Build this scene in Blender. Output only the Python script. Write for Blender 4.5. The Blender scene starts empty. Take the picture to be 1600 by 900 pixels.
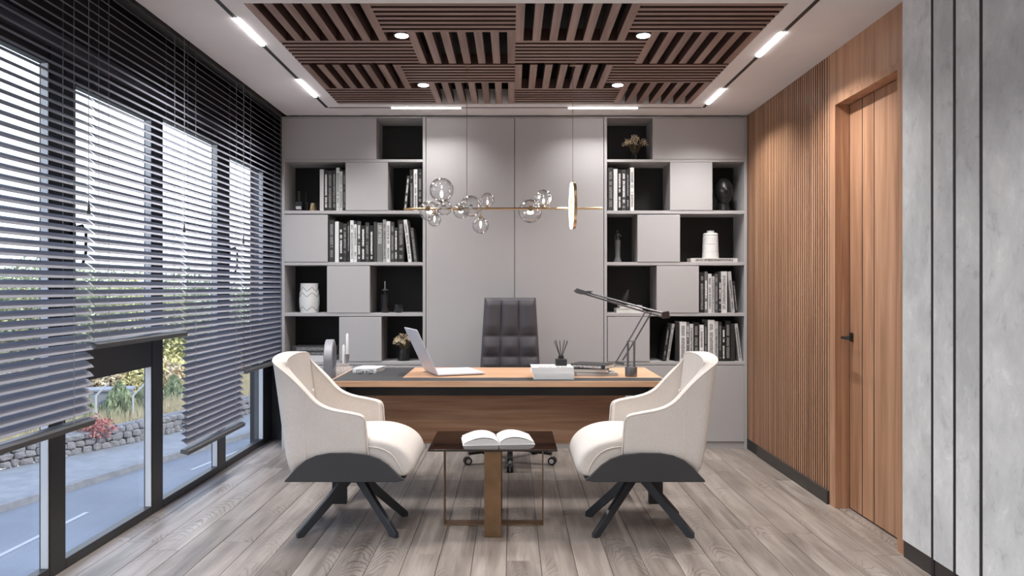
import bpy, bmesh, math, random
from mathutils import Vector, Matrix
random.seed(7)
PI = math.pi
scene = bpy.context.scene
COL = scene.collection

# ---------------------------------------------------------------- camera, world, lights, exposure
F = 1210.0
CAMZ = 1.33
cam_d = bpy.data.cameras.new('camera')
cam = bpy.data.objects.new('camera', cam_d)
COL.objects.link(cam)
cam.location = (0, 0, CAMZ)
cam.rotation_euler = (PI / 2, 0, 0)
cam_d.sensor_width = 36
cam_d.lens = F / 1600 * 36
cam_d.clip_start = 0.05
cam_d.clip_end = 300
scene.camera = cam
scene.view_settings.view_transform = 'Standard'
scene.view_settings.look = 'None'
scene.view_settings.exposure = 0.08
scene.view_settings.gamma = 1.0
scene.view_settings.use_curve_mapping = False

world = bpy.data.worlds.new('sky')
scene.world = world
world.use_nodes = True
wn = world.node_tree
wn.nodes.clear()
w_out = wn.nodes.new('ShaderNodeOutputWorld')
w_bg = wn.nodes.new('ShaderNodeBackground')
w_tc = wn.nodes.new('ShaderNodeTexCoord')
w_sep = wn.nodes.new('ShaderNodeSeparateXYZ')
w_ramp = wn.nodes.new('ShaderNodeValToRGB')
wn.links.new(w_tc.outputs['Generated'], w_sep.inputs[0])
wn.links.new(w_sep.outputs['Z'], w_ramp.inputs[0])
w_ramp.color_ramp.elements[0].position = 0.22
w_ramp.color_ramp.elements[0].color = (0.84, 0.91, 1.0, 1)
w_ramp.color_ramp.elements[1].position = 0.75
w_ramp.color_ramp.elements[1].color = (0.36, 0.55, 0.95, 1)
wn.links.new(w_ramp.outputs[0], w_bg.inputs[0])
w_bg.inputs[1].default_value = 2.3
wn.links.new(w_bg.outputs[0], w_out.inputs[0])

sun_d = bpy.data.lights.new('sun', 'SUN')
sun_d.energy = 3.2
sun_d.color = (1.0, 0.93, 0.8)
sun_d.angle = math.radians(0.8)
sun = bpy.data.objects.new('sun', sun_d)
COL.objects.link(sun)
sun.rotation_euler = Vector((-math.cos(math.radians(47)), 0.22, -math.sin(math.radians(47)))).to_track_quat('-Z', 'Y').to_euler()

STRIP_W = 17.0       # watts of each lit strip of ceiling track
SPOT_W = 30.0        # watts of each downlight
LCOL = (1.0, 0.975, 0.955)

def area_light(name, loc, sx, sy, w, rot=(0, 0, 0), col=LCOL, spread=180):
    d = bpy.data.lights.new(name, 'AREA')
    d.shape = 'RECTANGLE'
    d.size = sx
    d.size_y = sy
    d.energy = w
    d.color = col
    d.spread = math.radians(spread)
    o = bpy.data.objects.new(name, d)
    COL.objects.link(o)
    o.location = loc
    o.rotation_euler = rot
    return o

# unseen fill panels, added to stand in for further ceiling lights
area_light('panel_lamp_light', (0.0, 0.1, 2.71), 2.2, 1.3, 26, spread=125)
area_light('panel_lamp_light', (0.0, 2.3, 2.71), 2.2, 0.9, 24, spread=125)

# ---------------------------------------------------------------- mesh builder
class MB:
    def __init__(s):
        s.v = []
        s.f = []
    def add(s, vs, fs):
        n = len(s.v)
        s.v += [tuple(p) for p in vs]
        s.f += [tuple(i + n for i in f) for f in fs]
        return s
    def box(s, x0, x1, y0, y1, z0, z1):
        vs = [(x, y, z) for z in (z0, z1) for y in (y0, y1) for x in (x0, x1)]
        return s.add(vs, [(0, 2, 3, 1), (4, 5, 7, 6), (0, 1, 5, 4), (1, 3, 7, 5), (3, 2, 6, 7), (2, 0, 4, 6)])
    def prism(s, pts, axis, a, b):
        # pts: 2D outline; extruded along axis ('x','y','z') from a to b
        def mk(p, t):
            if axis == 'x': return (t, p[0], p[1])
            if axis == 'y': return (p[0], t, p[1])
            return (p[0], p[1], t)
        n = len(pts)
        vs = [mk(p, a) for p in pts] + [mk(p, b) for p in pts]
        fs = [tuple(range(n)), tuple(range(2 * n - 1, n - 1, -1))]
        for i in range(n):
            j = (i + 1) % n
            fs.append((i, i + n, j + n, j))
        return s.add(vs, fs)
    def tube(s, path, r, n=8, closed=False, caps=True):
        P = [Vector(p) for p in path]
        m = len(P)
        rs = r if isinstance(r, (list, tuple)) else [r] * m
        rings = []
        up = Vector((0, 0, 1))
        last = None
        for i in range(m):
            if closed:
                t = (P[(i + 1) % m] - P[i - 1])
            else:
                t = P[min(i + 1, m - 1)] - P[max(i - 1, 0)]
            t.normalize()
            if last is None:
                a = t.cross(up)
                if a.length < 1e-3: a = t.cross(Vector((1, 0, 0)))
            else:
                a = last - t * last.dot(t)
                if a.length < 1e-4: a = t.cross(up)
            a.normalize()
            last = a
            b = t.cross(a)
            rings.append([P[i] + (a * math.cos(2 * PI * k / n) + b * math.sin(2 * PI * k / n)) * rs[i] for k in range(n)])
        vs = [p for rg in rings for p in rg]
        fs = []
        for i in range(m if closed else m - 1):
            i2 = (i + 1) % m
            for k in range(n):
                k2 = (k + 1) % n
                fs.append((i * n + k, i * n + k2, i2 * n + k2, i2 * n + k))
        if caps and not closed:
            fs.append(tuple(range(n - 1, -1, -1)))
            fs.append(tuple((m - 1) * n + k for k in range(n)))
        return s.add(vs, fs)
    def bar(s, p0, p1, w, h=None):
        # rectangular bar between points; w across, h vertical-ish
        h = h or w
        p0, p1 = Vector(p0), Vector(p1)
        t = (p1 - p0).normalized()
        a = t.cross(Vector((0, 0, 1)))
        if a.length < 1e-3: a = Vector((1, 0, 0))
        a.normalize()
        b = a.cross(t).normalized()
        vs = []
        for p in (p0, p1):
            for u, v in ((-1, -1), (1, -1), (1, 1), (-1, 1)):
                vs.append(p + a * u * w / 2 + b * v * h / 2)
        return s.add(vs, [(0, 1, 2, 3), (7, 6, 5, 4), (0, 4, 5, 1), (1, 5, 6, 2), (2, 6, 7, 3), (3, 7, 4, 0)])
    def lathe(s, prof, c=(0, 0, 0), n=24, axis='z'):
        cx, cy, cz = c
        vs, fs = [], []
        m = len(prof)
        for (r, z) in prof:
            for k in range(n):
                a = 2 * PI * k / n
                if axis == 'z': vs.append((cx + r * math.cos(a), cy + r * math.sin(a), cz + z))
                elif axis == 'x': vs.append((cx + z, cy + r * math.cos(a), cz + r * math.sin(a)))
                else: vs.append((cx + r * math.cos(a), cy + z, cz + r * math.sin(a)))
        for i in range(m - 1):
            for k in range(n):
                k2 = (k + 1) % n
                fs.append((i * n + k, i * n + k2, (i + 1) * n + k2, (i + 1) * n + k))
        if prof[0][0] > 1e-6: fs.append(tuple(range(n - 1, -1, -1)))
        if prof[-1][0] > 1e-6: fs.append(tuple((m - 1) * n + k for k in range(n)))
        return s.add(vs, fs)
    def sphere(s, c, r, n=16, m=10, sc=(1, 1, 1)):
        vs, fs = [], []
        for i in range(m + 1):
            t = PI * i / m
            for k in range(n):
                a = 2 * PI * k / n
                vs.append((c[0] + r * sc[0] * math.sin(t) * math.cos(a), c[1] + r * sc[1] * math.sin(t) * math.sin(a), c[2] + r * sc[2] * math.cos(t)))
        for i in range(m):
            for k in range(n):
                k2 = (k + 1) % n
                fs.append((i * n + k, (i + 1) * n + k, (i + 1) * n + k2, i * n + k2))
        return s.add(vs, fs)
    def mesh(s, name, m, smooth=None):
        me = bpy.data.meshes.new(name)
        me.from_pydata(s.v, [], s.f)
        bm = bmesh.new()
        bm.from_mesh(me)
        bmesh.ops.remove_doubles(bm, verts=bm.verts, dist=1e-6)
        bmesh.ops.recalc_face_normals(bm, faces=bm.faces)
        bm.to_mesh(me)
        bm.free()
        if m is not None: me.materials.append(m)
        if smooth is not None:
            me.polygons.foreach_set('use_smooth', [True] * len(me.polygons))
            me.set_sharp_from_angle(angle=math.radians(smooth))
        return me
    def build(s, name, m, parent=None, smooth=None, bevel=0, seg=2, subsurf=0, loc=None, rot=None, label=None):
        me = s.mesh(name, m, 180 if subsurf else smooth)
        o = bpy.data.objects.new(name, me)
        COL.objects.link(o)
        if parent is not None: o.parent = parent
        if loc is not None: o.location = loc
        if rot is not None: o.rotation_euler = rot
        if bevel:
            md = o.modifiers.new('bevel', 'BEVEL')
            md.width = bevel
            md.segments = seg
            md.limit_method = 'ANGLE'
            md.angle_limit = math.radians(35)
        if subsurf:
            md = o.modifiers.new('smooth', 'SUBSURF')
            md.levels = subsurf
            md.render_levels = subsurf
        if label: o['label'] = label
        return o

def thing(name, label, cat, loc=(0, 0, 0), rz=0, group=None):
    o = bpy.data.objects.new(name, None)
    COL.objects.link(o)
    o.empty_display_size = 0.05
    o.location = loc
    o.rotation_euler = (0, 0, rz)
    return tag(o, label, cat, group)

def tag(o, label, cat, group=None):
    o['label'] = label
    o['category'] = cat
    if group: o['group'] = group
    return o

def struct(o):
    o['kind'] = 'structure'
    return o

def structure_empty(name, loc=(0, 0, 0)):
    o = bpy.data.objects.new(name, None)
    COL.objects.link(o)
    o.empty_display_size = 0.05
    o.location = loc
    return struct(o)

def inst(src_mesh, name, parent=None, loc=(0, 0, 0), rot=(0, 0, 0), scale=(1, 1, 1)):
    o = bpy.data.objects.new(name, src_mesh)
    COL.objects.link(o)
    o.parent = parent
    o.location = loc
    o.rotation_euler = rot
    o.scale = scale
    return o

# ---------------------------------------------------------------- materials
def srgb(r, g, b):
    def c(u):
        u /= 255
        return u / 12.92 if u <= 0.04045 else ((u + 0.055) / 1.055) ** 2.4
    return (c(r), c(g), c(b), 1)

def newmat(name):
    m = bpy.data.materials.new(name)
    m.use_nodes = True
    return m, m.node_tree, m.node_tree.nodes['Principled BSDF']

def coords(nt, scale=(1, 1, 1), rnd=0.0, rot=(0, 0, 0)):
    tc = nt.nodes.new('ShaderNodeTexCoord')
    mp = nt.nodes.new('ShaderNodeMapping')
    mp.inputs['Scale'].default_value = scale
    mp.inputs['Rotation'].default_value = rot
    if rnd:
        oi = nt.nodes.new('ShaderNodeObjectInfo')
        mu = nt.nodes.new('ShaderNodeMath')
        mu.operation = 'MULTIPLY'
        mu.inputs[1].default_value = rnd
        nt.links.new(oi.outputs['Random'], mu.inputs[0])
        nt.links.new(mu.outputs[0], mp.inputs['Location'])
    nt.links.new(tc.outputs['Object'], mp.inputs['Vector'])
    return mp.outputs[0]

def noise(nt, vec, scale, detail=4, rough=0.55, dist=0.0):
    n = nt.nodes.new('ShaderNodeTexNoise')
    n.inputs['Scale'].default_value = scale
    n.inputs['Detail'].default_value = detail
    n.inputs['Roughness'].default_value = rough
    n.inputs['Distortion'].default_value = dist
    nt.links.new(vec, n.inputs['Vector'])
    return n.outputs['Fac']

def ramp(nt, fac, stops):
    r = nt.nodes.new('ShaderNodeValToRGB')
    while len(r.color_ramp.elements) < len(stops): r.color_ramp.elements.new(0.5)
    for e, (p, c) in zip(r.color_ramp.elements, stops):
        e.position = p
        e.color = c
    nt.links.new(fac, r.inputs[0])
    return r.outputs[0]

def mix(nt, a, b, fac, mode='MIX'):
    m = nt.nodes.new('ShaderNodeMix')
    m.data_type = 'RGBA'
    m.blend_type = mode
    for sock, val in ((m.inputs[0], fac), (m.inputs[6], a), (m.inputs[7], b)):
        if hasattr(val, 'is_linked'): nt.links.new(val, sock)
        else: sock.default_value = val
    return m.outputs[2]

def bump(nt, bsdf, fac, strength, dist=0.002):
    b = nt.nodes.new('ShaderNodeBump')
    b.inputs['Strength'].default_value = strength
    b.inputs['Distance'].default_value = dist
    nt.links.new(fac, b.inputs['Height'])
    nt.links.new(b.outputs[0], bsdf.inputs['Normal'])

def plain(name, col, rough=0.5, metal=0.0, var=0.06, nscale=6, spec=0.5, bmp=0.0, bscale=300):
    m, nt, b = newmat(name)
    v = coords(nt)
    f = noise(nt, v, nscale, 3)
    lo = tuple(c * (1 - var) for c in col[:3]) + (1,)
    hi = tuple(min(1, c * (1 + var)) for c in col[:3]) + (1,)
    nt.links.new(ramp(nt, f, [(0.3, lo), (0.7, hi)]), b.inputs['Base Color'])
    b.inputs['Roughness'].default_value = rough
    b.inputs['Metallic'].default_value = metal
    b.inputs['Specular IOR Level'].default_value = spec
    if bmp: bump(nt, b, noise(nt, v, bscale, 2), bmp, 0.001)
    return m

def wood(name, c0, c1, c2, axis, scale=1.0, rough=0.4, rnd=9.0, spec=0.4, varamt=0.14):
    m, nt, b = newmat(name)
    st = [14, 14, 14]
    st[axis] = 0.7
    v = coords(nt, tuple(s * scale for s in st), rnd)
    f1 = noise(nt, v, 1.0, 5, 0.6, 0.6)
    st2 = [90, 90, 90]
    st2[axis] = 2.5
    v2 = coords(nt, tuple(s * scale for s in st2), rnd)
    f2 = noise(nt, v2, 1.0, 3, 0.6)
    base = ramp(nt, f1, [(0.28, c0), (0.5, c1), (0.74, c2)])
    fine = ramp(nt, f2, [(0.3, (0.72, 0.72, 0.72, 1)), (0.6, (1, 1, 1, 1))])
    c = mix(nt, base, fine, 0.7, 'MULTIPLY')
    oi = nt.nodes.new('ShaderNodeObjectInfo')
    rv = ramp(nt, oi.outputs['Random'], [(0, (1 - varamt,) * 3 + (1,)), (1, (1 + varamt * 0.3,) * 3 + (1,))])
    c = mix(nt, c, rv, 1.0, 'MULTIPLY')
    nt.links.new(c, b.inputs['Base Color'])
    b.inputs['Roughness'].default_value = rough
    b.inputs['Specular IOR Level'].default_value = spec
    bump(nt, b, f2, 0.15, 0.001)
    return m

def emit(name, col, strength):
    m, nt, b = newmat(name)
    b.inputs['Base Color'].default_value = (0.8, 0.8, 0.8, 1)
    b.inputs['Emission Color'].default_value = col
    b.inputs['Emission Strength'].default_value = strength
    return m

M = {}
M['ceiling'] = plain('ceiling_paint', (0.78, 0.755, 0.755, 1), 0.9, var=0.015)
M['wall'] = plain('wall_paint', (0.55, 0.54, 0.53, 1), 0.9, var=0.02)
M['black'] = plain('black_coat', (0.012, 0.012, 0.013, 1), 0.55)
M['charcoal'] = plain('charcoal_wall', (0.045, 0.044, 0.048, 1), 0.6)
M['frame'] = plain('window_frame_metal', (0.022, 0.021, 0.023, 1), 0.38, spec=0.5)
M['skirting'] = plain('skirting_brown_black', (0.036, 0.031, 0.030, 1), 0.45)
M['slat'] = plain('blind_slat', (0.24, 0.245, 0.29, 1), 0.5, metal=0.1, var=0.03)
M['rail'] = plain('blind_rail', (0.085, 0.085, 0.088, 1), 0.4, metal=0.2)
M['cord'] = plain('blind_cord', (0.32, 0.32, 0.34, 1), 0.8)
M['lacquer'] = plain('grey_lacquer', (0.44, 0.43, 0.435, 1), 0.42, var=0.02, nscale=2)
M['niche_side'] = plain('niche_side_grey', (0.25, 0.235, 0.235, 1), 0.55, var=0.03)
M['niche_back'] = plain('niche_back_black', (0.009, 0.009, 0.009, 1), 0.6, var=0.1)
M['oak'] = wood('oak_veneer', srgb(152, 110, 84), srgb(184, 139, 108), srgb(204, 161, 130), 2, 1.0, 0.42)
M['oak_x'] = wood('oak_across', srgb(188, 142, 108), srgb(212, 168, 134), srgb(228, 190, 158), 0, 0.9, 0.4)
M['walnut_x'] = wood('walnut_across', srgb(150, 108, 82), srgb(188, 144, 114), srgb(220, 180, 150), 0, 0.8, 0.42)
M['ceil_wood'] = wood('ceiling_slat_wood', srgb(124, 99, 90), srgb(148, 122, 112), srgb(168, 142, 131), 0, 1.2, 0.5)
M['ceil_wood_y'] = wood('ceiling_slat_wood_long', srgb(124, 99, 90), srgb(148, 122, 112), srgb(168, 142, 131), 1, 1.2, 0.5)
M['slat_edge'] = plain('dark_stained_slat_edge', srgb(70, 46, 38), 0.7)  # shade between the grille slats, put into the colour of their sides
M['wall_slat_edge'] = plain('wall_slat_dark_edge', srgb(84, 54, 38), 0.7)  # shade in the gaps of the slat wall, painted on the slat sides
M['leather'] = plain('desk_leather', (0.028, 0.028, 0.030, 1), 0.65, bmp=0.2)
M['bronze'] = plain('bronze', (0.26, 0.165, 0.095, 1), 0.38, metal=0.85, var=0.15, nscale=8)
M['brass'] = plain('brass', (0.62, 0.45, 0.27, 1), 0.25, metal=1.0, var=0.04)
M['chrome'] = plain('chrome', (0.75, 0.75, 0.77, 1), 0.12, metal=1.0, var=0.02)
M['steel'] = plain('steel', (0.55, 0.55, 0.57, 1), 0.3, metal=0.9, var=0.03)
M['gunmetal'] = plain('gunmetal', (0.17, 0.17, 0.18, 1), 0.35, metal=0.7)
M['silver'] = plain('laptop_aluminium', (0.62, 0.64, 0.70, 1), 0.45, metal=0.1, var=0.01)
M['white'] = plain('white_card', (0.80, 0.80, 0.79, 1), 0.6, var=0.02)
M['paper'] = plain('paper', (0.78, 0.77, 0.74, 1), 0.8, var=0.03)
M['page_edge'] = plain('page_edges', (0.62, 0.61, 0.58, 1), 0.85, var=0.12, nscale=60)
M['ceramic'] = plain('white_ceramic', (0.72, 0.72, 0.71, 1), 0.45, var=0.02)
M['black_gloss'] = plain('black_gloss', (0.012, 0.012, 0.013, 1), 0.22)
M['black_satin'] = plain('black_satin', (0.010, 0.010, 0.011, 1), 0.38)
M['black_matte'] = plain('black_matte', (0.02, 0.02, 0.022, 1), 0.6)
M['grey_matte'] = plain('grey_matte', (0.09, 0.09, 0.09, 1), 0.7)
M['arch_grey'] = plain('arch_grey', (0.22, 0.22, 0.235, 1), 0.5, var=0.05)
M['weave'] = plain('woven_fibre', (0.42, 0.37, 0.35, 1), 0.9, var=0.25, nscale=90, bmp=0.6, bscale=160)
M['wax'] = plain('candle_wax', (0.82, 0.82, 0.82, 1), 0.5, var=0.01)
M['petal'] = plain('dried_petals', srgb(216, 200, 172), 0.9, var=0.3, nscale=60)
M['stem'] = plain('dried_stems', srgb(92, 82, 58), 0.9, var=0.2)
M['screen'] = plain('laptop_screen', (0.01, 0.01, 0.012, 1), 0.15)
M['keys'] = plain('laptop_keys', (0.55, 0.55, 0.57, 1), 0.5, var=0.02)
M['rubber'] = plain('caster_rubber', (0.02, 0.02, 0.02, 1), 0.5)
M['shade_dark'] = plain('armchair_shell', (0.040, 0.040, 0.043, 1), 0.5, var=0.04)
M['chairleg'] = plain('armchair_leg', (0.030, 0.032, 0.038, 1), 0.42)
M['office'] = plain('office_chair_upholstery', srgb(70, 67, 73), 0.55, var=0.05, nscale=5, bmp=0.15, bscale=500)
M['seam'] = plain('office_chair_edge', srgb(62, 46, 48), 0.5)
M['led'] = emit('led_strip', (1.0, 0.97, 0.95, 1), 14)
M['led_disk'] = emit('led_disk', (1.0, 0.97, 0.94, 1), 12)
M['bulb'] = emit('bulb_filament', (1.0, 0.95, 0.88, 1), 10)
M['ring_led'] = emit('ring_led', (1.0, 0.98, 0.96, 1), 5)
M['reveal'] = plain('white_frame_edge', (0.72, 0.72, 0.73, 1), 0.4, var=0.02)

def fabric(name, col):
    m, nt, b = newmat(name)
    v = coords(nt, (1, 1, 1))
    w1 = coords(nt, (500, 500, 90))
    w2 = coords(nt, (90, 90, 500))
    f = noise(nt, v, 5, 4)
    t1 = noise(nt, w1, 1, 2)
    t2 = noise(nt, w2, 1, 2)
    base = ramp(nt, f, [(0.3, tuple(c * 0.93 for c in col[:3]) + (1,)), (0.7, col)])
    th = mix(nt, t1, t2, 0.5)
    thr = ramp(nt, th, [(0.35, (0.84, 0.83, 0.82, 1)), (0.6, (1, 1, 1, 1))])
    nt.links.new(mix(nt, base, thr, 0.8, 'MULTIPLY'), b.inputs['Base Color'])
    b.inputs['Roughness'].default_value = 0.95
    b.inputs['Specular IOR Level'].default_value = 0.15
    b.inputs['Sheen Weight'].default_value = 0.15
    bump(nt, b, th, 0.25, 0.001)
    return m
M['cream'] = fabric('cream_fabric', srgb(222, 214, 207))
M['piping'] = fabric('cream_piping', srgb(236, 226, 218))

def glass(name, tint=(1, 1, 1, 1), refl=1.0, rough=0.0, power=5.0):
    m, nt, b = newmat(name)
    nt.nodes.remove(b)
    out = nt.nodes['Material Output']
    tr = nt.nodes.new('ShaderNodeBsdfTransparent')
    tr.inputs[0].default_value = tint
    gl = nt.nodes.new('ShaderNodeBsdfGlossy')
    gl.inputs['Roughness'].default_value = rough
    # Schlick reflection that is the same from both sides of a thin pane
    fr = nt.nodes.new('ShaderNodeLayerWeight')
    fr.inputs[0].default_value = 0.5
    pw = nt.nodes.new('ShaderNodeMath')
    pw.operation = 'POWER'
    pw.inputs[1].default_value = power
    nt.links.new(fr.outputs['Facing'], pw.inputs[0])
    mu = nt.nodes.new('ShaderNodeMath')
    mu.operation = 'MULTIPLY_ADD'
    mu.inputs[1].default_value = 0.95 * refl
    mu.inputs[2].default_value = 0.04 * refl
    mu.use_clamp = True
    mx = nt.nodes.new('ShaderNodeMixShader')
    nt.links.new(pw.outputs[0], mu.inputs[0])
    nt.links.new(mu.outputs[0], mx.inputs[0])
    nt.links.new(tr.outputs[0], mx.inputs[1])
    nt.links.new(gl.outputs[0], mx.inputs[2])
    nt.links.new(mx.outputs[0], out.inputs[0])
    return m
M['glass'] = glass('window_glass', (0.97, 0.98, 0.985, 1), 0.5)
M['globe'] = glass('globe_glass', (0.98, 0.98, 0.98, 1), 1.0, 0.03, 2.6)
M['vase_glass'] = glass('dark_vase_glass', (0.35, 0.35, 0.36, 1), 1.5)

def table_glass():
    m, nt, b = newmat('brown_black_glass')
    b.inputs['Base Color'].default_value = (0.018, 0.010, 0.008, 1)
    b.inputs['Roughness'].default_value = 0.06
    b.inputs['Specular IOR Level'].default_value = 0.6
    return m
M['table_glass'] = table_glass()

def floor_mat():
    m, nt, b = newmat('oak_floor_board')
    v = coords(nt, (16, 1.1, 1), 31)
    f1 = noise(nt, v, 1.0, 5, 0.6, 0.4)
    v2 = coords(nt, (120, 4, 1), 31)
    f2 = noise(nt, v2, 1.0, 3, 0.6)
    # cathedral figure: nested arches about the centre line of each board
    tc = nt.nodes.new('ShaderNodeTexCoord')
    sp = nt.nodes.new('ShaderNodeSeparateXYZ')
    nt.links.new(tc.outputs['Object'], sp.inputs[0])
    def mth(op, a, b=None):
        q = nt.nodes.new('ShaderNodeMath')
        q.operation = op
        for i_, val in enumerate((a, b)):
            if val is None: continue
            if hasattr(val, 'is_linked'): nt.links.new(val, q.inputs[i_])
            else: q.inputs[i_].default_value = val
        return q.outputs[0]
    nz = noise(nt, coords(nt, (9, 4, 1), 23), 1.0, 3, 0.5)
    nx = noise(nt, coords(nt, (0.01, 1.3, 1), 41), 1.0, 1, 0.5)
    xs = mth('ADD', sp.outputs['X'], mth('MULTIPLY', mth('SUBTRACT', nx, 0.5), 0.12))
    ph = mth('ADD', mth('MULTIPLY', sp.outputs['Y'], 100.0), mth('ADD', mth('MULTIPLY', mth('MULTIPLY', xs, xs), 2400.0), mth('MULTIPLY', nz, 30.0)))
    sn = mth('MULTIPLY_ADD', mth('SINE', ph), 0.5)
    sn.node.inputs[2].default_value = 0.5
    v4 = coords(nt, (5, 1.5, 1), 97)
    msk = ramp(nt, noise(nt, v4, 1.0, 2), [(0.50, (0, 0, 0, 1)), (0.62, (1, 1, 1, 1))])
    base = ramp(nt, f1, [(0.25, srgb(110, 101, 95)), (0.5, srgb(146, 137, 130)), (0.75, srgb(172, 163, 156))])
    arcs = ramp(nt, sn, [(0.04, (0.52, 0.50, 0.49, 1)), (0.3, (1, 1, 1, 1))])
    c = mix(nt, base, mix(nt, (1, 1, 1, 1), arcs, msk), 0.85, 'MULTIPLY')
    dk = ramp(nt, noise(nt, v4, 1.3, 2), [(0.45, (1, 1, 1, 1)), (0.75, (0.68, 0.66, 0.65, 1))])
    c = mix(nt, c, dk, 0.8, 'MULTIPLY')
    fine = ramp(nt, f2, [(0.3, (0.82, 0.81, 0.8, 1)), (0.6, (1, 1, 1, 1))])
    c = mix(nt, c, fine, 0.7, 'MULTIPLY')
    oi = nt.nodes.new('ShaderNodeObjectInfo')
    rv = ramp(nt, oi.outputs['Random'], [(0, (0.86, 0.85, 0.84, 1)), (1, (1.08, 1.07, 1.06, 1))])
    c = mix(nt, c, rv, 1.0, 'MULTIPLY')
    nt.links.new(c, b.inputs['Base Color'])
    b.inputs['Roughness'].default_value = 0.42
    b.inputs['Specular IOR Level'].default_value = 0.5
    bump(nt, b, f2, 0.12, 0.001)
    return m
M['floor'] = floor_mat()

def concrete():
    m, nt, b = newmat('concrete_plaster')
    v = coords(nt, (1, 1, 0.7), 7)
    f1 = noise(nt, v, 2.2, 6, 0.62, 0.3)
    f2 = noise(nt, v, 11, 8, 0.75, 0.6)
    f3 = noise(nt, v, 60, 3, 0.6)
    base = ramp(nt, f1, [(0.34, srgb(192, 194, 196)), (0.5, srgb(214, 216, 217)), (0.64, srgb(230, 231, 232))])
    sp = ramp(nt, f2, [(0.34, (0.72, 0.72, 0.72, 1)), (0.44, (0.96, 0.96, 0.96, 1)), (0.56, (1, 1, 1, 1)), (0.64, (1.15, 1.15, 1.15, 1))])
    c = mix(nt, base, sp, 0.8, 'MULTIPLY')
    pits = ramp(nt, f3, [(0.26, (0.6, 0.6, 0.6, 1)), (0.33, (1, 1, 1, 1))])
    c = mix(nt, c, pits, 0.6, 'MULTIPLY')
    nt.links.new(c, b.inputs['Base Color'])
    b.inputs['Roughness'].default_value = 0.6
    bump(nt, b, f2, 0.3, 0.002)
    return m
M['concrete'] = concrete()

def asphalt():
    m, nt, b = newmat('asphalt')
    v = coords(nt)
    f = noise(nt, v, 0.5, 4)
    f2 = noise(nt, v, 30, 3)
    c = ramp(nt, f, [(0.3, (0.15, 0.165, 0.19, 1)), (0.7, (0.20, 0.215, 0.245, 1))])
    c2 = ramp(nt, f2, [(0.3, (0.85, 0.85, 0.85, 1)), (0.7, (1, 1, 1, 1))])
    nt.links.new(mix(nt, c, c2, 1.0, 'MULTIPLY'), b.inputs['Base Color'])
    b.inputs['Roughness'].default_value = 0.85
    return m
M['asphalt'] = asphalt()
M['kerb'] = plain('kerb_stone', (0.20, 0.20, 0.21, 1), 0.85, var=0.15)
M['pavement'] = plain('pavement', (0.22, 0.225, 0.235, 1), 0.9, var=0.12, nscale=3)
M['paint'] = plain('road_paint', (0.34, 0.35, 0.37, 1), 0.8)
M['stone'] = plain('grey_stone', (0.21, 0.20, 0.20, 1), 0.9, var=0.3, nscale=9, bmp=0.6, bscale=40)
M['soil'] = plain('dry_grass_ground', srgb(170, 160, 128), 0.95, var=0.3, nscale=4)
M['grass'] = plain('dry_grass', srgb(206, 190, 156), 0.95, var=0.3, nscale=4)
M['leaf_green'] = plain('leaf_grey_green', srgb(150, 160, 124), 0.8, var=0.35, nscale=3)
M['leaf_yellow'] = plain('leaf_yellow_green', srgb(214, 206, 148), 0.8, var=0.3, nscale=3)
M['leaf_red'] = plain('leaf_red', srgb(176, 112, 106), 0.8, var=0.3, nscale=3)
M['leaf_pale'] = plain('leaf_pale_green', srgb(190, 196, 160), 0.8, var=0.3, nscale=3)
M['leaf_beige'] = plain('leaf_beige', srgb(206, 190, 158), 0.85, var=0.3, nscale=3)
M['bark'] = plain('bark', srgb(92, 74, 62), 0.9, var=0.2)
M['post'] = plain('galvanised_post', (0.5, 0.5, 0.5, 1), 0.5)
M['render_grey'] = plain('far_wall_grey', (0.30, 0.31, 0.33, 1), 0.8)

_mm = {}
def mono(v, tint=(1, 1, 1)):
    k = (round(v, 3), tint)
    if k not in _mm:
        _mm[k] = plain('book_cover', (v * tint[0], v * tint[1], v * tint[2], 1), 0.45, var=0.05)
    return _mm[k]

def marks(name, col, density=0.5):
    """rows of small illegible print: opaque flecks on clear film"""
    m, nt, b = newmat(name)
    out = nt.nodes['Material Output']
    tr = nt.nodes.new('ShaderNodeBsdfTransparent')
    mx = nt.nodes.new('ShaderNodeMixShader')
    v = coords(nt, (160, 1, 380), 5)
    f = noise(nt, v, 1.0, 2, 0.5)
    v2 = coords(nt, (1, 1, 26), 13)
    g = noise(nt, v2, 1.0, 1, 0.5)
    r1 = ramp(nt, f, [(density, (0, 0, 0, 1)), (density + 0.03, (1, 1, 1, 1))])
    r2 = ramp(nt, g, [(0.40, (0, 0, 0, 1)), (0.43, (1, 1, 1, 1))])
    fac = mix(nt, r1, r2, 1.0, 'MULTIPLY')
    b.inputs['Base Color'].default_value = col
    b.inputs['Roughness'].default_value = 0.5
    nt.links.new(fac, mx.inputs[0])
    nt.links.new(tr.outputs[0], mx.inputs[1])
    nt.links.new(b.outputs[0], mx.inputs[2])
    nt.links.new(mx.outputs[0], out.inputs[0])
    return m
M['print_white'] = marks('white_print', (0.75, 0.75, 0.75, 1), 0.42)
M['print_grey'] = marks('grey_print', (0.28, 0.28, 0.28, 1), 0.45)
M['print_black'] = marks('dark_print', (0.06, 0.06, 0.06, 1), 0.5)

# ---------------------------------------------------------------- pixel helpers (front plane of the cabinets)
CABY = 6.41
S = F / CABY
def cx(p): return (p - 800) / S
def cz(p): return CAMZ - (p - 450) / S
XW_R = 1.95      # right wall face
XW_L = -2.11     # inner face of window frames
CEIL = 2.76
BACKY = 6.80

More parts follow.
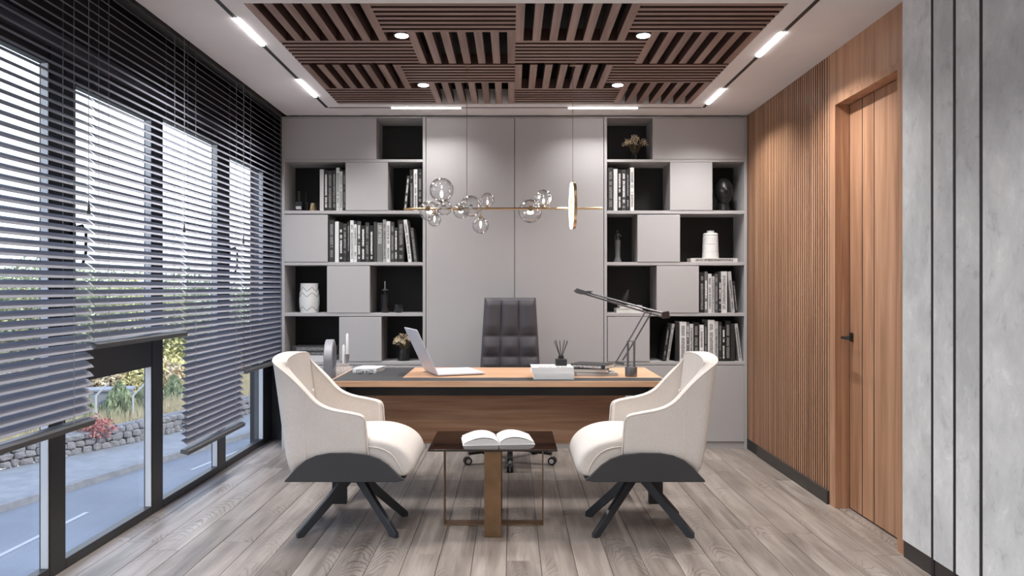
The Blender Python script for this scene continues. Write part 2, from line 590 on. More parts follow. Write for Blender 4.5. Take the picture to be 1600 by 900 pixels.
# ================================================================ STRUCTURE
floor = structure_empty('floor', (0, 0, 0))
MB().box(-2.25, 2.25, -1.6, 7.0, -0.06, -0.014).build('subfloor', M['black'], floor)
MB().box(-2.11, 2.10, -1.6, 1.195, -0.014, 0.0).build('floor_field', M['floor'], floor)
PW = 0.166
rf = random.Random(3)
px0 = -0.027 - PW * 13
plank_cache = {}
for c in range(26):
    xa = px0 + c * PW
    y = 1.2 - rf.random() * 0.3
    while y < 6.82:
        L = rf.choice((1.2, 1.5, 1.8))
        y1 = min(y + L, 6.82)
        ya = max(y, 1.2)
        if y1 - ya > 0.02:
            x1 = min(xa + PW, 2.09)
            xa2 = max(xa, -2.12)
            if x1 - xa2 > 0.01:
                g = 0.0011
                w, l = x1 - xa2 - 2 * g, y1 - ya - 2 * g
                key = (round(w, 3), round(l, 2))
                if key not in plank_cache:
                    e = 0.0012
                    mb = MB()
                    t, bt = 0.0, -0.014
                    vs = [(-w / 2, -l / 2, bt), (w / 2, -l / 2, bt), (w / 2, l / 2, bt), (-w / 2, l / 2, bt),
                          (-w / 2, -l / 2, t - e), (w / 2, -l / 2, t - e), (w / 2, l / 2, t - e), (-w / 2, l / 2, t - e),
                          (-w / 2 + e, -l / 2 + e, t), (w / 2 - e, -l / 2 + e, t), (w / 2 - e, l / 2 - e, t), (-w / 2 + e, l / 2 - e, t)]
                    fs = [(3, 2, 1, 0)] + [(i, (i + 1) % 4, (i + 1) % 4 + 4, i + 4) for i in range(4)] + [(i + 4, (i + 1) % 4 + 4, (i + 1) % 4 + 8, i + 8) for i in range(4)] + [(8, 9, 10, 11)]
                    mb.add(vs, fs)
                    plank_cache[key] = mb.mesh('floor_board', M['floor'])
                inst(plank_cache[key], 'floor_board', floor, ((xa2 + x1) / 2, (ya + y1) / 2, 0))
        y = y + L

# ceiling: white slab with an opening for the timber grille and a blind pocket along the window
GX0, GX1, GY0, GY1 = -1.35, 1.389, 3.89, 6.03
ceil = MB()
ceil.box(-1.872, GX0, -1.6, 7.0, CEIL, CEIL + 0.12)
ceil.box(GX1, 2.2, -1.6, 7.0, CEIL, CEIL + 0.12)
ceil.box(GX0, GX1, -1.6, GY0, CEIL, CEIL + 0.12)
ceil.box(GX0, GX1, GY1, 7.0, CEIL, CEIL + 0.12)
struct(ceil.build('ceiling', M['ceiling']))
struct(MB().box(-2.3, 2.3, -1.7, 7.1, 2.97, 3.1).box(-1.872, -1.862, -1.6, 7.0, CEIL + 0.12, 2.97).build('ceiling_1', M['black']))
# grille cavity lining
struct(MB().box(GX0 - 0.02, GX0, GY0, GY1, CEIL + 0.12, 2.97).box(GX1, GX1 + 0.02, GY0, GY1, CEIL + 0.12, 2.97)
       .box(GX0, GX1, GY0 - 0.02, GY0, CEIL + 0.12, 2.97).box(GX0, GX1, GY1, GY1 + 0.02, CEIL + 0.12, 2.97).build('trim_1', M['black']))

# back wall, front wall (behind camera), left pier
struct(MB().box(-2.3, 2.3, BACKY, BACKY + 0.2, -0.06, 3.0).build('wall_back', M['charcoal']))
struct(MB().box(-2.3, 2.3, -1.7, -1.6, -0.06, 3.0).build('wall_front', M['wall']))
struct(MB().box(-2.3, XW_L, -1.6, 0.5, -0.06, 2.97).build('wall_left', M['wall']))
# bulkhead over the windows
struct(MB().box(-2.3, -2.10, 0.5, BACKY, 2.50, 2.97).build('wall_window_head', M['black']))
struct(MB().box(-2.3, -2.065, 0.5, BACKY, 2.435, 2.50).build('trim_2', plain('head_rail_grey', (0.10, 0.10, 0.12, 1), 0.35, metal=0.3), bevel=0.006))

# windows -----------------------------------------------------------------
bays = [(1, 0.60, 1.50, 1.50, 1.64), (2, 1.64, 2.52, 2.52, 2.65), (3, 2.65, 3.536, 3.536, 3.663), (4, 3.663, 4.543, 4.543, 4.684), (5, 4.684, 5.562, 5.562, 5.711), (6, 5.711, 6.58, 6.58, BACKY)]
for n, y0, y1, m0, m1 in bays:
    w = structure_empty('window_%d' % n, (XW_L, (y0 + y1) / 2, 0))
    oy = -(y0 + y1) / 2
    MB().box(-0.05, 0.0, m0 + oy, m1 + oy, 0, 2.44).build('mullion', M['frame'], w, bevel=0.004)
    MB().box(-0.05, 0.0, y0 + oy, y1 + oy, 0.0, 0.05).build('bottom_rail', M['frame'], w, bevel=0.003)
    MB().box(-0.05, -0.005, y0 + oy, y1 + oy, 2.355, 2.44).build('top_rail', M['frame'], w, bevel=0.003)
    MB().box(-0.044, -0.040, y0 + oy, y1 + oy, 0.045, 2.36).build('glass_pane', M['glass'], w)
    MB().box(-0.039, -0.006, y1 - 0.006 + oy, y1 + oy, 0.05, 2.355).build('inner_edge', M['reveal'], w, label='white inner edge of the window frame')
    if n in (4, 6):
        MB().box(-0.047, -0.003, y0 + oy, y1 + oy, 0.868, 1.035).build('transom', M['frame'], w, bevel=0.004)
        MB().box(-0.047, -0.003, y0 + oy, y0 + 0.09 + oy, 1.035, 2.355).build('sash_stile', M['frame'], w, bevel=0.004)
        MB().box(-0.047, -0.004, y0 + 0.09 + oy, y1 + oy, 2.31, 2.355).build('sash_rail', M['frame'], w, bevel=0.003)
        yy = y0 + 0.05 + oy
        h = MB().box(-0.004, 0.012, yy - 0.014, yy + 0.014, 1.52, 1.64)
        h.tube([(0.01, yy, 1.62), (0.05, yy, 1.63), (0.062, yy + 0.01, 1.60), (0.06, yy + 0.012, 1.50), (0.045, yy + 0.01, 1.44)], 0.007, 8)
        h.build('window_handle', M['black_gloss'], w, smooth=40)

# right wall ---------------------------------------------------------------
wr = structure_empty('wall_right', (XW_R, 0, 0))
MB().box(0.018, 0.30, 4.757, BACKY, 0.0, 2.97).build('backing', plain('slat_backing', srgb(78, 50, 36), 0.7), wr)
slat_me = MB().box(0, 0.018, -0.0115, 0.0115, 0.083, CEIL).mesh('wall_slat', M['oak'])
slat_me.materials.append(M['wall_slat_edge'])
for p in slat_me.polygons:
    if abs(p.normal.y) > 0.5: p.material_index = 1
y = 4.775
while y < 6.45:
    inst(slat_me, 'wall_slat', wr, (0, y, 0))
    y += 0.0365
MB().box(0.0, 0.30, 4.69, 4.757, 0.0, 2.97).build('wood_panel', M['oak'], wr)
MB().box(0.0, 0.30, 3.885, 4.69, 2.47, 2.97).build('wood_panel', M['oak'], wr)
MB().box(0.0, 0.30, 3.835, 3.885, 0.0, 2.97).build('wood_panel', M['oak'], wr)
MB().box(0.012, 0.30, -1.6, 3.835, 0.0, 2.97).build('backing', M['black'], wr)
for i, (a, b2) in enumerate([(3.575, 3.833), (3.396, 3.552), (3.205, 3.372), (2.2, 3.180), (0.9, 2.175), (-0.4, 0.875), (-1.6, -0.425)]):
    MB().box(-0.018, 0.012, a, b2, 0.085, CEIL).build('concrete_panel', M['concrete'], wr, bevel=0.002)
for a, b2 in ((3.552, 3.575), (3.372, 3.396), (3.180, 3.205), (2.175, 2.2), (0.875, 0.9)):
    MB().box(-0.015, 0.012, a, b2, 0.0, CEIL).build('black_inlay', M['black'], wr)  # solid black strip fills each groove in place of its shade
struct(MB().box(1.935, 1.968, 4.757, 6.12, 0, 0.083).box(1.938, 1.962, -1.6, 3.833, 0, 0.085).build('baseboard_right', M['skirting'], bevel=0.002))
struct(MB().box(1.945, 1.968, 6.12, 6.42, 0, 0.083).build('baseboard_right_1', M['black']))

# door -----------------------------------------------------------------------
dr = structure_empty('door_1', (2.035, 4.29, 0))
MB().box(0.045, 0.30, -0.5, 0.5, 0, 2.5).build('door_back', M['black'], dr)
for a, b2 in ((3.924, 4.351), (4.357, 4.497), (4.503, 4.667)):
    MB().box(0, 0.045, a - 4.29, b2 - 4.29, 0.008, 2.432).build('door_board', M['oak'], dr, bevel=0.0025)
for a in (3.922, 4.354, 4.500, 4.6695): MB().box(-0.0005, 0.04, a - 4.29 - 0.0028, a - 4.29 + 0.0028, 0.008, 2.432).build('groove', M['black'], dr)
MB().box(-0.085, -0.045, 4.673 - 4.29, 4.69 - 4.29, 0, 2.47).box(-0.085, -0.045, 3.885 - 4.29, 3.92 - 4.29, 0, 2.47).box(-0.085, -0.045, 3.92 - 4.29, 4.673 - 4.29, 2.434, 2.47).build('door_frame', M['oak'], dr)
MB().box(-0.045, 0.05, 4.671 - 4.29, 4.69 - 4.29, 0, 2.47).box(-0.045, 0.05, 3.885 - 4.29, 3.922 - 4.29, 0, 2.47).box(-0.045, 0.05, 3.92 - 4.29, 4.673 - 4.29, 2.436, 2.47).build('door_jamb', M['oak'], dr)
hd = MB().box(-0.008, 0.0, 0.325, 0.357, 1.008, 1.062)
hd.tube([(-0.004, 0.341, 1.035), (-0.05, 0.341, 1.034), (-0.062, 0.335, 1.034)], 0.008, 10)
hd.bar((-0.062, 0.345, 1.034), (-0.064, 0.22, 1.034), 0.012, 0.016)
hd.build('door_handle', M['black_gloss'], dr, smooth=40, bevel=0.0015)

# ================================================================ CEILING GRILLE
gr = thing('ceiling_grille', 'dark brown timber slat grille in a basket-weave pattern set into the white ceiling', 'ceiling panel', (0, 0, CEIL))
SD = 0.07
def gslat(x0, x1, y0, y1, long_y):
    w, l = x1 - x0, y1 - y0
    o = MB().box(-w / 2, w / 2, -l / 2, l / 2, 0.0, SD).build('slat', M['ceil_wood_y'] if long_y else M['ceil_wood'], gr, loc=((x0 + x1) / 2, (y0 + y1) / 2, 0))
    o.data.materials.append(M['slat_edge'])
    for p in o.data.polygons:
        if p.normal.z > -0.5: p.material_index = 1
for hx in (GX0, 0.02):
    W = 1.37
    for ry in (GY0, GY0 + 1.07):
        # A: slats along the room
        for k in range(7):
            u = 0.0 + k * 0.0975
            gslat(hx + u, hx + u + (0.046 if k else 0.046), ry, ry + 0.59, True)
        # B: slats across, left
        for k in range(7):
            v = 0.575 + k * 0.0675 + 0.012
            gslat(hx, hx + 0.762, ry + v, ry + v + 0.038, False)
        # C: slats across, right
        for k in range(7):
            v = k * 0.067
            gslat(hx + 0.632, hx + W, ry + v, ry + v + 0.036, False)
        # D: slats along, right
        for k in range(7):
            u = 0.762 + k * 0.0935
            gslat(hx + u, hx + u + 0.046, ry + 0.438, ry + 1.045, True)
# lights in the square gaps
for i, (hx, ry, lab) in enumerate([(GX0, GY0, 'front left'), (0.02, GY0, 'front right'), (GX0, GY0 + 1.07, 'back left'), (0.02, GY0 + 1.07, 'back right')]):
    x, yy = hx + 0.725, ry + 0.50
    d = thing('downlight', 'small round ceiling downlight in the %s gap of the timber grille' % lab, 'ceiling light', (x, yy, CEIL), 0, 'downlights in the timber grille')
    MB().lathe([(0.045, 0.0), (0.045, 0.12), (0.02, 0.13)], n=20).build('housing', M['gunmetal'], d, smooth=40)
    MB().lathe([(0.0, -0.004), (0.036, -0.004), (0.038, 0.0), (0.0, 0.0)], n=20).build('diffuser', M['led_disk'], d, smooth=40)
    sp = bpy.data.lights.new('downlight_light', 'SPOT')
    sp.energy = SPOT_W
    sp.spot_size = math.radians(120)
    sp.spot_blend = 0.6
    sp.shadow_soft_size = 0.04
    sp.color = LCOL
    so = bpy.data.objects.new('downlight_light', sp)
    COL.objects.link(so)
    so.location = (x, yy, CEIL - 0.012)

# tracks
def track(label, x0, x1, y0, y1, segs, along_y):
    t = thing('track_light', label, 'ceiling light', ((x0 + x1) / 2, (y0 + y1) / 2, CEIL), 0)
    ox, oy = (x0 + x1) / 2, (y0 + y1) / 2
    MB().box(x0 - ox, x1 - ox, y0 - oy, y1 - oy, -0.003, 0.0).build('track', M['black'], t)
    for a, b2 in segs:
        if along_y: r = (x0 - ox, x1 - ox, a - oy, b2 - oy)
        else: r = (a - ox, b2 - ox, y0 - oy, y1 - oy)
        MB().box(*r, -0.009, -0.002).build('light_strip', M['led'], t)
        if along_y: area_light('strip_light', ((x0 + x1) / 2, (a + b2) / 2, CEIL - 0.012), x1 - x0, b2 - a, STRIP_W, spread=125)
        else: area_light('strip_light', ((a + b2) / 2, (y0 + y1) / 2, CEIL - 0.012), b2 - a, y1 - y0, STRIP_W * 0.32, spread=120)
track('long black ceiling track with two lit strips on the window side', -1.476, -1.454, 0.4, 6.13, [(4.096, 4.55), (5.30, 5.77), (1.3, 1.75)], True)
track('long black ceiling track with two lit strips on the door side', 1.506, 1.528, 0.4, 6.13, [(4.32, 4.77), (5.545, 6.0), (1.5, 1.95)], True)
track('thin black ceiling track with two lit strips above the cabinets', -1.45, 1.502, 6.128, 6.142, [(-0.954, -0.406), (0.447, 0.995)], False)

# ================================================================ BLINDS
def blind(label, y0, y1, zb, tassel):
    yc, L = (y0 + y1) / 2, y1 - y0
    xb = -1.933
    t = thing('venetian_blind', label, 'window blind', (xb, yc, CEIL), 0, 'grey venetian blinds along the window wall')
    MB().box(-0.03, 0.03, -L / 2, L / 2, -0.01, 0.05).build('headrail', M['rail'], t)
    th = math.radians(38)
    wv = 0.050
    prof = []
    for k in range(6):
        u = -wv / 2 + wv * k / 5
        crown = 0.003 * (1 - (2 * u / wv) ** 2)
        # +u points into the room (lower edge)
        prof.append((u * math.cos(th) + crown * math.sin(th), -u * math.sin(th) + crown * math.cos(th)))
    sl = MB()
    n = len(prof)
    vs = [(p[0], s * (L / 2), p[1]) for s in (-1, 1) for p in prof]
    fs = [(k, k + 1, n + k + 1, n + k) for k in range(n - 1)]
    vs += [(p[0], s * (L / 2), p[1] - 0.0008) for s in (-1, 1) for p in prof]
    fs += [(2 * n + k + 1, 2 * n + k, 3 * n + k, 3 * n + k + 1) for k in range(n - 1)]
    sl.add(vs, fs)
    me = bpy.data.meshes.new('slat')
    me.from_pydata(sl.v, [], sl.f)
    me.materials.append(M['slat'])
    me.polygons.foreach_set('use_smooth', [True] * len(me.polygons))
    z = -0.035
    while CEIL + z > zb + 0.055:
        inst(me, 'slat', t, (0, 0, z))
        z -= 0.0405
    br = [(-0.026, 0.020), (0.0, 0.024), (0.026, 0.020), (0.026, -0.004), (-0.026, -0.004)]
    MB().prism([(a, b2) for a, b2 in br], 'y', -L / 2, L / 2).build('bottom_rail', M['rail'], t, loc=(0, 0, zb - CEIL + 0.008), rot=(0, math.radians(14), 0), bevel=0.002)
    for ly in (-L / 2 + 0.11, L / 2 - 0.17):
        c = MB()
        for dx in (-0.024, 0.024):
            c.tube([(dx, ly, -0.01), (dx, ly, zb - CEIL + 0.02)], 0.0012, 5)
        c.build('ladder_cord', M['cord'], t)
    c = MB()
    yy = L / 2 - 0.09
    c.tube([(0.045, yy, 0.02), (0.045, yy, tassel - CEIL)], 0.0014, 5)
    pc = c.build('pull_cord', M['cord'], t)
    MB().lathe([(0.0025, 0.0), (0.003, -0.015), (0.008, -0.055), (0.006, -0.06)], (0.045, yy, tassel - CEIL), 12).build('tassel', M['rail'], pc, smooth=50)
blind('grey venetian blind nearest the front, its bottom rail reaching the left edge', 2.545, 3.545, 0.708, 1.72)
blind('grey venetian blind raised highest, its bottom rail above a dark window crossbar', 3.557, 4.553, 1.050, 1.71)
blind('grey venetian blind lowered closest to the floor, its lower slats closed', 4.565, 5.535, 0.345, 1.70)
blind('grey venetian blind beside the bookcase, with its bottom rail behind the left armchair', 5.547, 6.56, 0.715, 1.69)

# ================================================================ CABINETS
def bookcase(x0p, x1p, rows, label):
    """rows: list of (ztop_px, zbot_px, [(door x0, x1)], ...) in front-plane px"""
    X0, X1 = cx(x0p), cx(x1p)
    xc = (X0 + X1) / 2
    t = thing('bookcase', label, 'bookcase', (xc, CABY, 0))
    D = 0.345
    MB().box(X0 - xc, X0 - xc + 0.024, 0, D, 0, CEIL - 0.012).build('side_panel', M['lacquer'], t, bevel=0.0015)
    MB().box(X1 - xc - 0.024, X1 - xc, 0, D, 0, CEIL - 0.012).build('side_panel', M['lacquer'], t, bevel=0.0015)
    MB().box(X0 - xc + 0.024, X1 - xc - 0.024, 0, D, cz(184), CEIL - 0.012).build('top_panel', M['lacquer'], t)
    MB().box(X0 - xc + 0.02, X1 - xc - 0.02, D - 0.02, D, 0.66, cz(184)).build('back_panel', M['niche_back'], t)
    iL, iR = X0 - xc + 0.024, X1 - xc - 0.024
    for (yt, yb, th, doors) in rows:
        MB().box(iL, iR, 0.0, D - 0.02, cz(yb) - th, cz(yb)).build('shelf', M['lacquer'], t, bevel=0.0015)
        # doors of the row and the dividers beside open niches
        for a, b2 in doors:
            xa, xb = cx(a) - xc, cx(b2) - xc
            MB().box(xa, xb, -0.004, 0.018, cz(yb) - th * 0.0 + 0.001, cz(yt) - 0.003).build('door', M['lacquer'], t, bevel=0.002)
            for xx, edge in ((xa, iL), (xb, iR)):
                if abs(xx - edge) > 0.03:
                    s = 1 if xx == xa else -1
                    xq = sorted((xx + s * 0.002, xx + s * 0.020))
                    MB().box(xq[0], xq[1], 0.018, D - 0.02, cz(yb), cz(yt)).build('divider', M['niche_side'], t)
    # base cabinet
    m = (iL + iR) / 2
    for a, b2 in ((iL, m - 0.0015), (m + 0.0015, iR)):
        dd = MB().box(a + 0.001, b2 - 0.001, 0.0, 0.02, cz(690), cz(571)).build('base_door', M['lacquer'], t, bevel=0.002)
    MB().lathe([(0.006, 0.0), (0.006, -0.018), (0.013, -0.022), (0.013, -0.03), (0.0, -0.031)], (m + 0.03, 0.0, 0.655), 14, 'y').build('knob', M['gunmetal'], t, smooth=40)
    MB().box(iL, iR, 0.02, D, cz(690), cz(571)).build('base_carcass', M['lacquer'], t)
    MB().box(iL, iR, 0.012, 0.03, 0.0, cz(690) - 0.003).build('plinth', M['lacquer'], t)
    return t
sh = 0.027
rowsL = [(184, 249, 0.022, [(444.5, 588)]), (253, 329, sh, [(540, 606)]), (335, 409.5, sh, [(444.5, 512)]), (415, 489, sh, [(511, 578)]), (494.5, 565, sh, [(530, 596)])]
rowsR = [(184, 249, 0.022, [(1020, 1163)]), (253, 329, sh, [(1047, 1113)]), (335, 409.5, sh, [(996, 1062.5)]), (415, 489, sh, [(1026, 1092)]), (494.5, 565, sh, [(949.5, 1015)])]
bookcase(440, 665, rowsL, 'tall grey lacquered bookcase with black niches on the window side')
bookcase(944, 1167.5, rowsR, 'tall grey lacquered bookcase with black niches beside the slatted wood wall')
w0, w1 = cx(665.4), cx(943.6)
wc = (w0 + w1) / 2
t = thing('wardrobe', 'plain grey two-door wardrobe between the bookcases behind the office chair', 'wardrobe', (wc, CABY, 0))
MB().box(w0 - wc, w1 - wc, 0.03, 0.345, 0.06, CEIL - 0.012).build('carcass', M['niche_side'], t)
mid = cx(804) - wc
MB().box(w0 - wc + 0.002, mid - 0.0025, 0.004, 0.028, cz(690), cz(184)).build('door', M['lacquer'], t, bevel=0.002)
MB().box(mid + 0.0025, w1 - wc - 0.002, 0.004, 0.028, cz(690), cz(184)).build('door', M['lacquer'], t, bevel=0.002)
MB().box(w0 - wc, w1 - wc, 0.0, 0.03, cz(184) + 0.003, CEIL - 0.012).build('top_panel', M['lacquer'], t)
MB().box(w0 - wc, w1 - wc, 0.012, 0.03, 0.0, cz(690) - 0.003).build('plinth', M['lacquer'], t)

# ================================================================ BOOKS
def text_mesh(txt, size):
    cu = bpy.data.curves.new('letters', 'FONT')
    cu.body = txt
    cu.size = size
    cu.align_x = 'CENTER'
    cu.align_y = 'CENTER'
    cu.extrude = 0.0004
    ob = bpy.data.objects.new('letters', cu)
    COL.objects.link(ob)
    dg = bpy.context.evaluated_depsgraph_get()
    me = bpy.data.meshes.new_from_object(ob.evaluated_get(dg))
    bpy.data.objects.remove(ob)
    return me

def book_mesh(w, h, d, parent_label, cat_group, tone, loc, rot=(0, 0, 0), prt=None, tint=(1, 1, 1), words=None):
    """book standing: spine faces -Y at y=0; w thickness (x), h height (z), d depth (y)"""
    b = thing('book', parent_label, 'book', loc, 0, cat_group)
    b.rotation_euler = rot
    c = 0.0022
    m = mono(min(0.8, tone * (1.4 if tone > 0.2 else 1)), tint)
    mb = MB()
    mb.box(-w / 2, w / 2, 0, c, 0, h)
    mb.box(-w / 2, -w / 2 + c, c, d, 0, h)
    mb.box(w / 2 - c, w / 2, c, d, 0, h)
    mb.build('cover', m, b)
    MB().box(-w / 2 + c, w / 2 - c, c, d - 0.004, 0.003, h - 0.003).build('pages', M['page_edge'], b)
    if prt:
        pw = w * 0.52
        MB().box(-pw / 2, pw / 2, -0.0006, -0.0003, h * 0.08, h * 0.90).build('title', M[prt], b)
    if words:
        me = text_mesh(words, w * 0.78)
        me.materials.clear()
        me.materials.append(M['white'])
        o = bpy.data.objects.new('title', me)
        COL.objects.link(o)
        o.parent = b
        o.location = (0, -0.0006, h * 0.70)
        o.rotation_euler = (PI / 2, PI / 2, 0)
        bb = [v.co.x for v in me.vertices]
        L = max(bb) - min(bb)
        o.scale = (h * 0.46 / L, 1.15, 1)
    return b

ORD = ['first', 'second', 'third', 'fourth', 'fifth', 'sixth', 'seventh', 'eighth', 'ninth', 'tenth', 'eleventh', 'twelfth', 'thirteenth', 'fourteenth', 'fifteenth', 'sixteenth', 'seventeenth', 'eighteenth', 'nineteenth', 'twentieth']
BY = 6.425
SB = F / BY
def shelf_books(lst, sc, ox, oy, bottom_px, place, group):
    zb = cz(bottom_px) + 0.0005
    n = len(lst)
    for i, e in enumerate(lst):
        x0, x1, top, tone, prt, look = e[:6]
        lean = e[6] if len(e) > 6 else 0
        words = e[7] if len(e) > 7 else None
        xa, xb = (ox + x0 / sc - 800) / SB, (ox + x1 / sc - 800) / SB
        h = (CAMZ - (oy + top / sc - 450) / SB) - zb
        w = xb - xa - 0.001
        rng = random.Random(i * 7 + bottom_px)
        d = 0.17 + rng.random() * 0.04
        xm = (xa + xb) / 2
        rot = (0, 0, 0)
        if lean:
            # lean>0: top tilts to the right; x0..x1 describe foot edges
            rot = (0, math.radians(lean), 0)
            h = (h - w * abs(math.sin(math.radians(lean)))) / math.cos(math.radians(lean))
        dz = abs(math.sin(math.radians(lean))) * w / 2
        lab = '%s, %s from the left %s' % (look, ORD[i], place)
        if i == n - 1 and n > 1: lab = '%s, rightmost one %s' % (look, place)
        if i == 0: lab = '%s, leftmost one %s' % (look, place)
        book_mesh(w, h, d, lab, group, tone, (xm, BY + (rng.random() * 0.012), zb + dz), rot, prt, (1, 1, 1), words)

g = 'books standing in the bookcase niches'
PW_, PG, PB = 'print_white', 'print_grey', 'print_black'
shelf_books([(250, 272, 340, .40, None, 'pale grey book'), (275, 294, 345, .02, PW_, 'black book with white title'), (295, 319, 347, .03, PG, 'black book with grey edge line'), (321, 339, 343, .018, PG, 'black slim book'),
             (341, 360, 330, .42, PG, 'tall light grey book'), (362, 379, 352, .38, PB, 'short light grey book'), (381, 394, 346, .02, PG, 'black book against the door')], 3.6, 430, 170, 329, 'on the upper left shelf', g)
shelf_books([(722, 738, 375, .06, PW_, 'leaning black and white book', 5.5), (756, 776, 341, .02, PG, 'black book'), (778, 799, 340, .55, PG, 'white book'), (801, 826, 336, .02, PG, 'wide black book')], 3.6, 430, 170, 329, 'in the niche behind the lamp globes', g)
shelf_books([(301, 332, 625, .035, PG, 'wide charcoal book'), (335, 357, 634, .50, None, 'white plain book'), (359, 379, 640, .02, PW_, 'black book with white lettering'), (381, 402, 646, .03, PG, 'black book with a diagonal line'), (404, 418, 635, .018, PG, 'slim black book'),
             (420, 440, 627, .55, PG, 'tall white book'), (442, 459, 650, .50, PB, 'short white book'), (461, 481, 632, .06, PW_, 'dark grey book'), (483, 505, 655, .016, PW_, 'black book with a bold white title'), (507, 529, 640, .04, PG, 'charcoal book'),
             (531, 551, 656, .014, PW_, 'black book with a long white title'), (553, 570, 636, .05, None, 'dark grey plain book'), (572, 602, 640, .17, None, 'grey book titled LIFE AT THE EDGE', 0, 'LIFE AT THE EDGE'), (604, 622, 622, .25, PB, 'tall grey book'), (624, 646, 632, .50, PB, 'black and white picture book'),
             (648, 669, 636, .05, PG, 'dark grey book'), (671, 688, 668, .04, PW_, 'short black book with white title'), (690, 723, 624, .025, PG, 'thick black book'), (748, 768, 622, .50, PB, 'white leaning book', -6.5), (780, 797, 668, .08, PG, 'short grey leaning book', -6.5)],
            3.6, 430, 170, 409.5, 'on the long left shelf', g)
shelf_books([(36, 66, 330, .035, PG, 'wide charcoal book'), (68, 90, 338, .50, None, 'white plain book'), (92, 112, 340, .02, PW_, 'black book with white lettering'), (114, 138, 341, .06, PW_, 'dark grey book with a diagonal line'), (140, 158, 338, .018, PG, 'slim black book'), (161, 183, 330, .55, PG, 'tall white book')],
            3.6, 940, 170, 329, 'in the upper right bookcase', g)
shelf_books([(690, 722, 115, .015, PG, 'thick black book'), (724, 747, 110, .14, PW_, 'tall grey book'), (749, 775, 125, .45, PB, 'black and white picture book'), (777, 796, 142, .30, PG, 'light grey book'), (798, 822, 125, .09, PG, 'dark grey book'), (824, 841, 162, .03, PW_, 'short black book with white title'),
             (843, 884, 108, .48, PG, 'thick pale book'), (914, 938, 108, .30, PB, 'white leaning picture book', -5.5), (946, 962, 175, .025, PG, 'black leaning book', -6)], 4.5, 940, 400, 489, 'in the small right niche', g)
shelf_books([(430, 448, 500, .02, PG, 'black leaning book', 8), (456, 474, 475, .28, PB, 'black and white leaning book', 9), (519, 547, 478, .02, None, 'black plain book'), (549, 597, 462, .52, PG, 'thick white book'), (599, 617, 465, .16, PW_, 'slim grey book'), (619, 646, 478, .42, PB, 'black and white picture book'),
             (648, 688, 466, .012, PG, 'thick black book'), (690, 720, 485, .60, PG, 'short bright white book'), (722, 746, 470, .03, PG, 'dark book'), (748, 795, 450, .52, PG, 'thick tall white book'), (797, 822, 460, .40, PB, 'black and white book'), (824, 846, 463, .03, PG, 'dark grey book'),
             (848, 870, 495, .02, PW_, 'black book with white title'), (872, 908, 455, .013, PG, 'thick black book'), (910, 938, 475, .03, None, 'charcoal plain book'), (968, 991, 475, .34, PB, 'white leaning book', -7)], 4.5, 940, 400, 565, 'on the bottom right shelf', g)

def flat_book(name_lab, xc, yc, z, w, d, h, tone, rz=0, prt=None, tint=(1, 1, 1), group=None, edge='page_edge', cat='book', spine='front'):
    """lying book: w in x, d in y, h thickness"""
    b = thing('book', name_lab, cat, (xc, yc, z), rz, group)
    c = 0.0025
    m = mono(tone, tint)
    mb = MB().box(-w / 2, w / 2, -d / 2, d / 2, 0, c).box(-w / 2, w / 2, -d / 2, d / 2, h - c, h)
    if spine == 'front': mb.box(-w / 2, w / 2, -d / 2, -d / 2 + c, c, h - c)
    else: mb.box(-w / 2, -w / 2 + c, -d / 2, d / 2, c, h - c)
    mb.build('cover', m, b, bevel=0.0008)
    MB().box(-w / 2 + (0.004 if spine == 'front' else c), w / 2 - 0.004, -d / 2 + (c if spine == 'front' else 0.004), d / 2 - 0.004, c, h - c).build('pages', M[edge], b)
    if prt:
        if spine == 'front': MB().box(-w * 0.40, w * 0.40, -d / 2 - 0.0006, -d / 2 - 0.0003, h * 0.2, h * 0.8).build('title', M[prt], b)
        else: MB().box(-w / 2 - 0.0006, -w / 2 - 0.0003, -d * 0.4, d * 0.4, h * 0.2, h * 0.8).build('title', M[prt], b)
    return b

def sx(p, Y): return (p - 800) * Y / F
def sz(p, Y): return CAMZ - (p - 450) * Y / F
zb = cz(565) + 0.0005
gl = 'books lying flat in the bookcase niches'
flat_book('bright white thick book at the bottom of the flat stack behind the left armchair', sx(494, 6.5), 6.53, zb, 0.33, 0.2, 0.050, .62, 0, None, group=gl)
flat_book('dark grey slim book in the middle of the flat stack behind the left armchair', sx(494, 6.5), 6.53, zb + 0.051, 0.33, 0.2, 0.028, .06, 0, PG, group=gl)
flat_book('thick charcoal book on top of the flat stack behind the left armchair', sx(492, 6.5), 6.53, zb + 0.080, 0.34, 0.2, 0.045, .055, 0, PG, group=gl)
zb = cz(409.5) + 0.0005
flat_book('cream and white book lying under the ribbed white vase', sx(1113.5, 6.5), 6.53, zb, 0.39, 0.16, 0.034, .58, 0, PB, (1, .96, .92), gl)
zb = cz(489) + 0.0005
flat_book('white book lying at the bottom of the pair under the black bird', sx(982.5, 6.5), 6.53, zb, 0.22, 0.17, 0.036, .60, 0, None, group=gl, spine='side')
flat_book('smaller white book lying on top of the pair under the black bird', sx(985, 6.5), 6.53, zb + 0.037, 0.19, 0.15, 0.024, .60, 0, None, group=gl, spine='side')

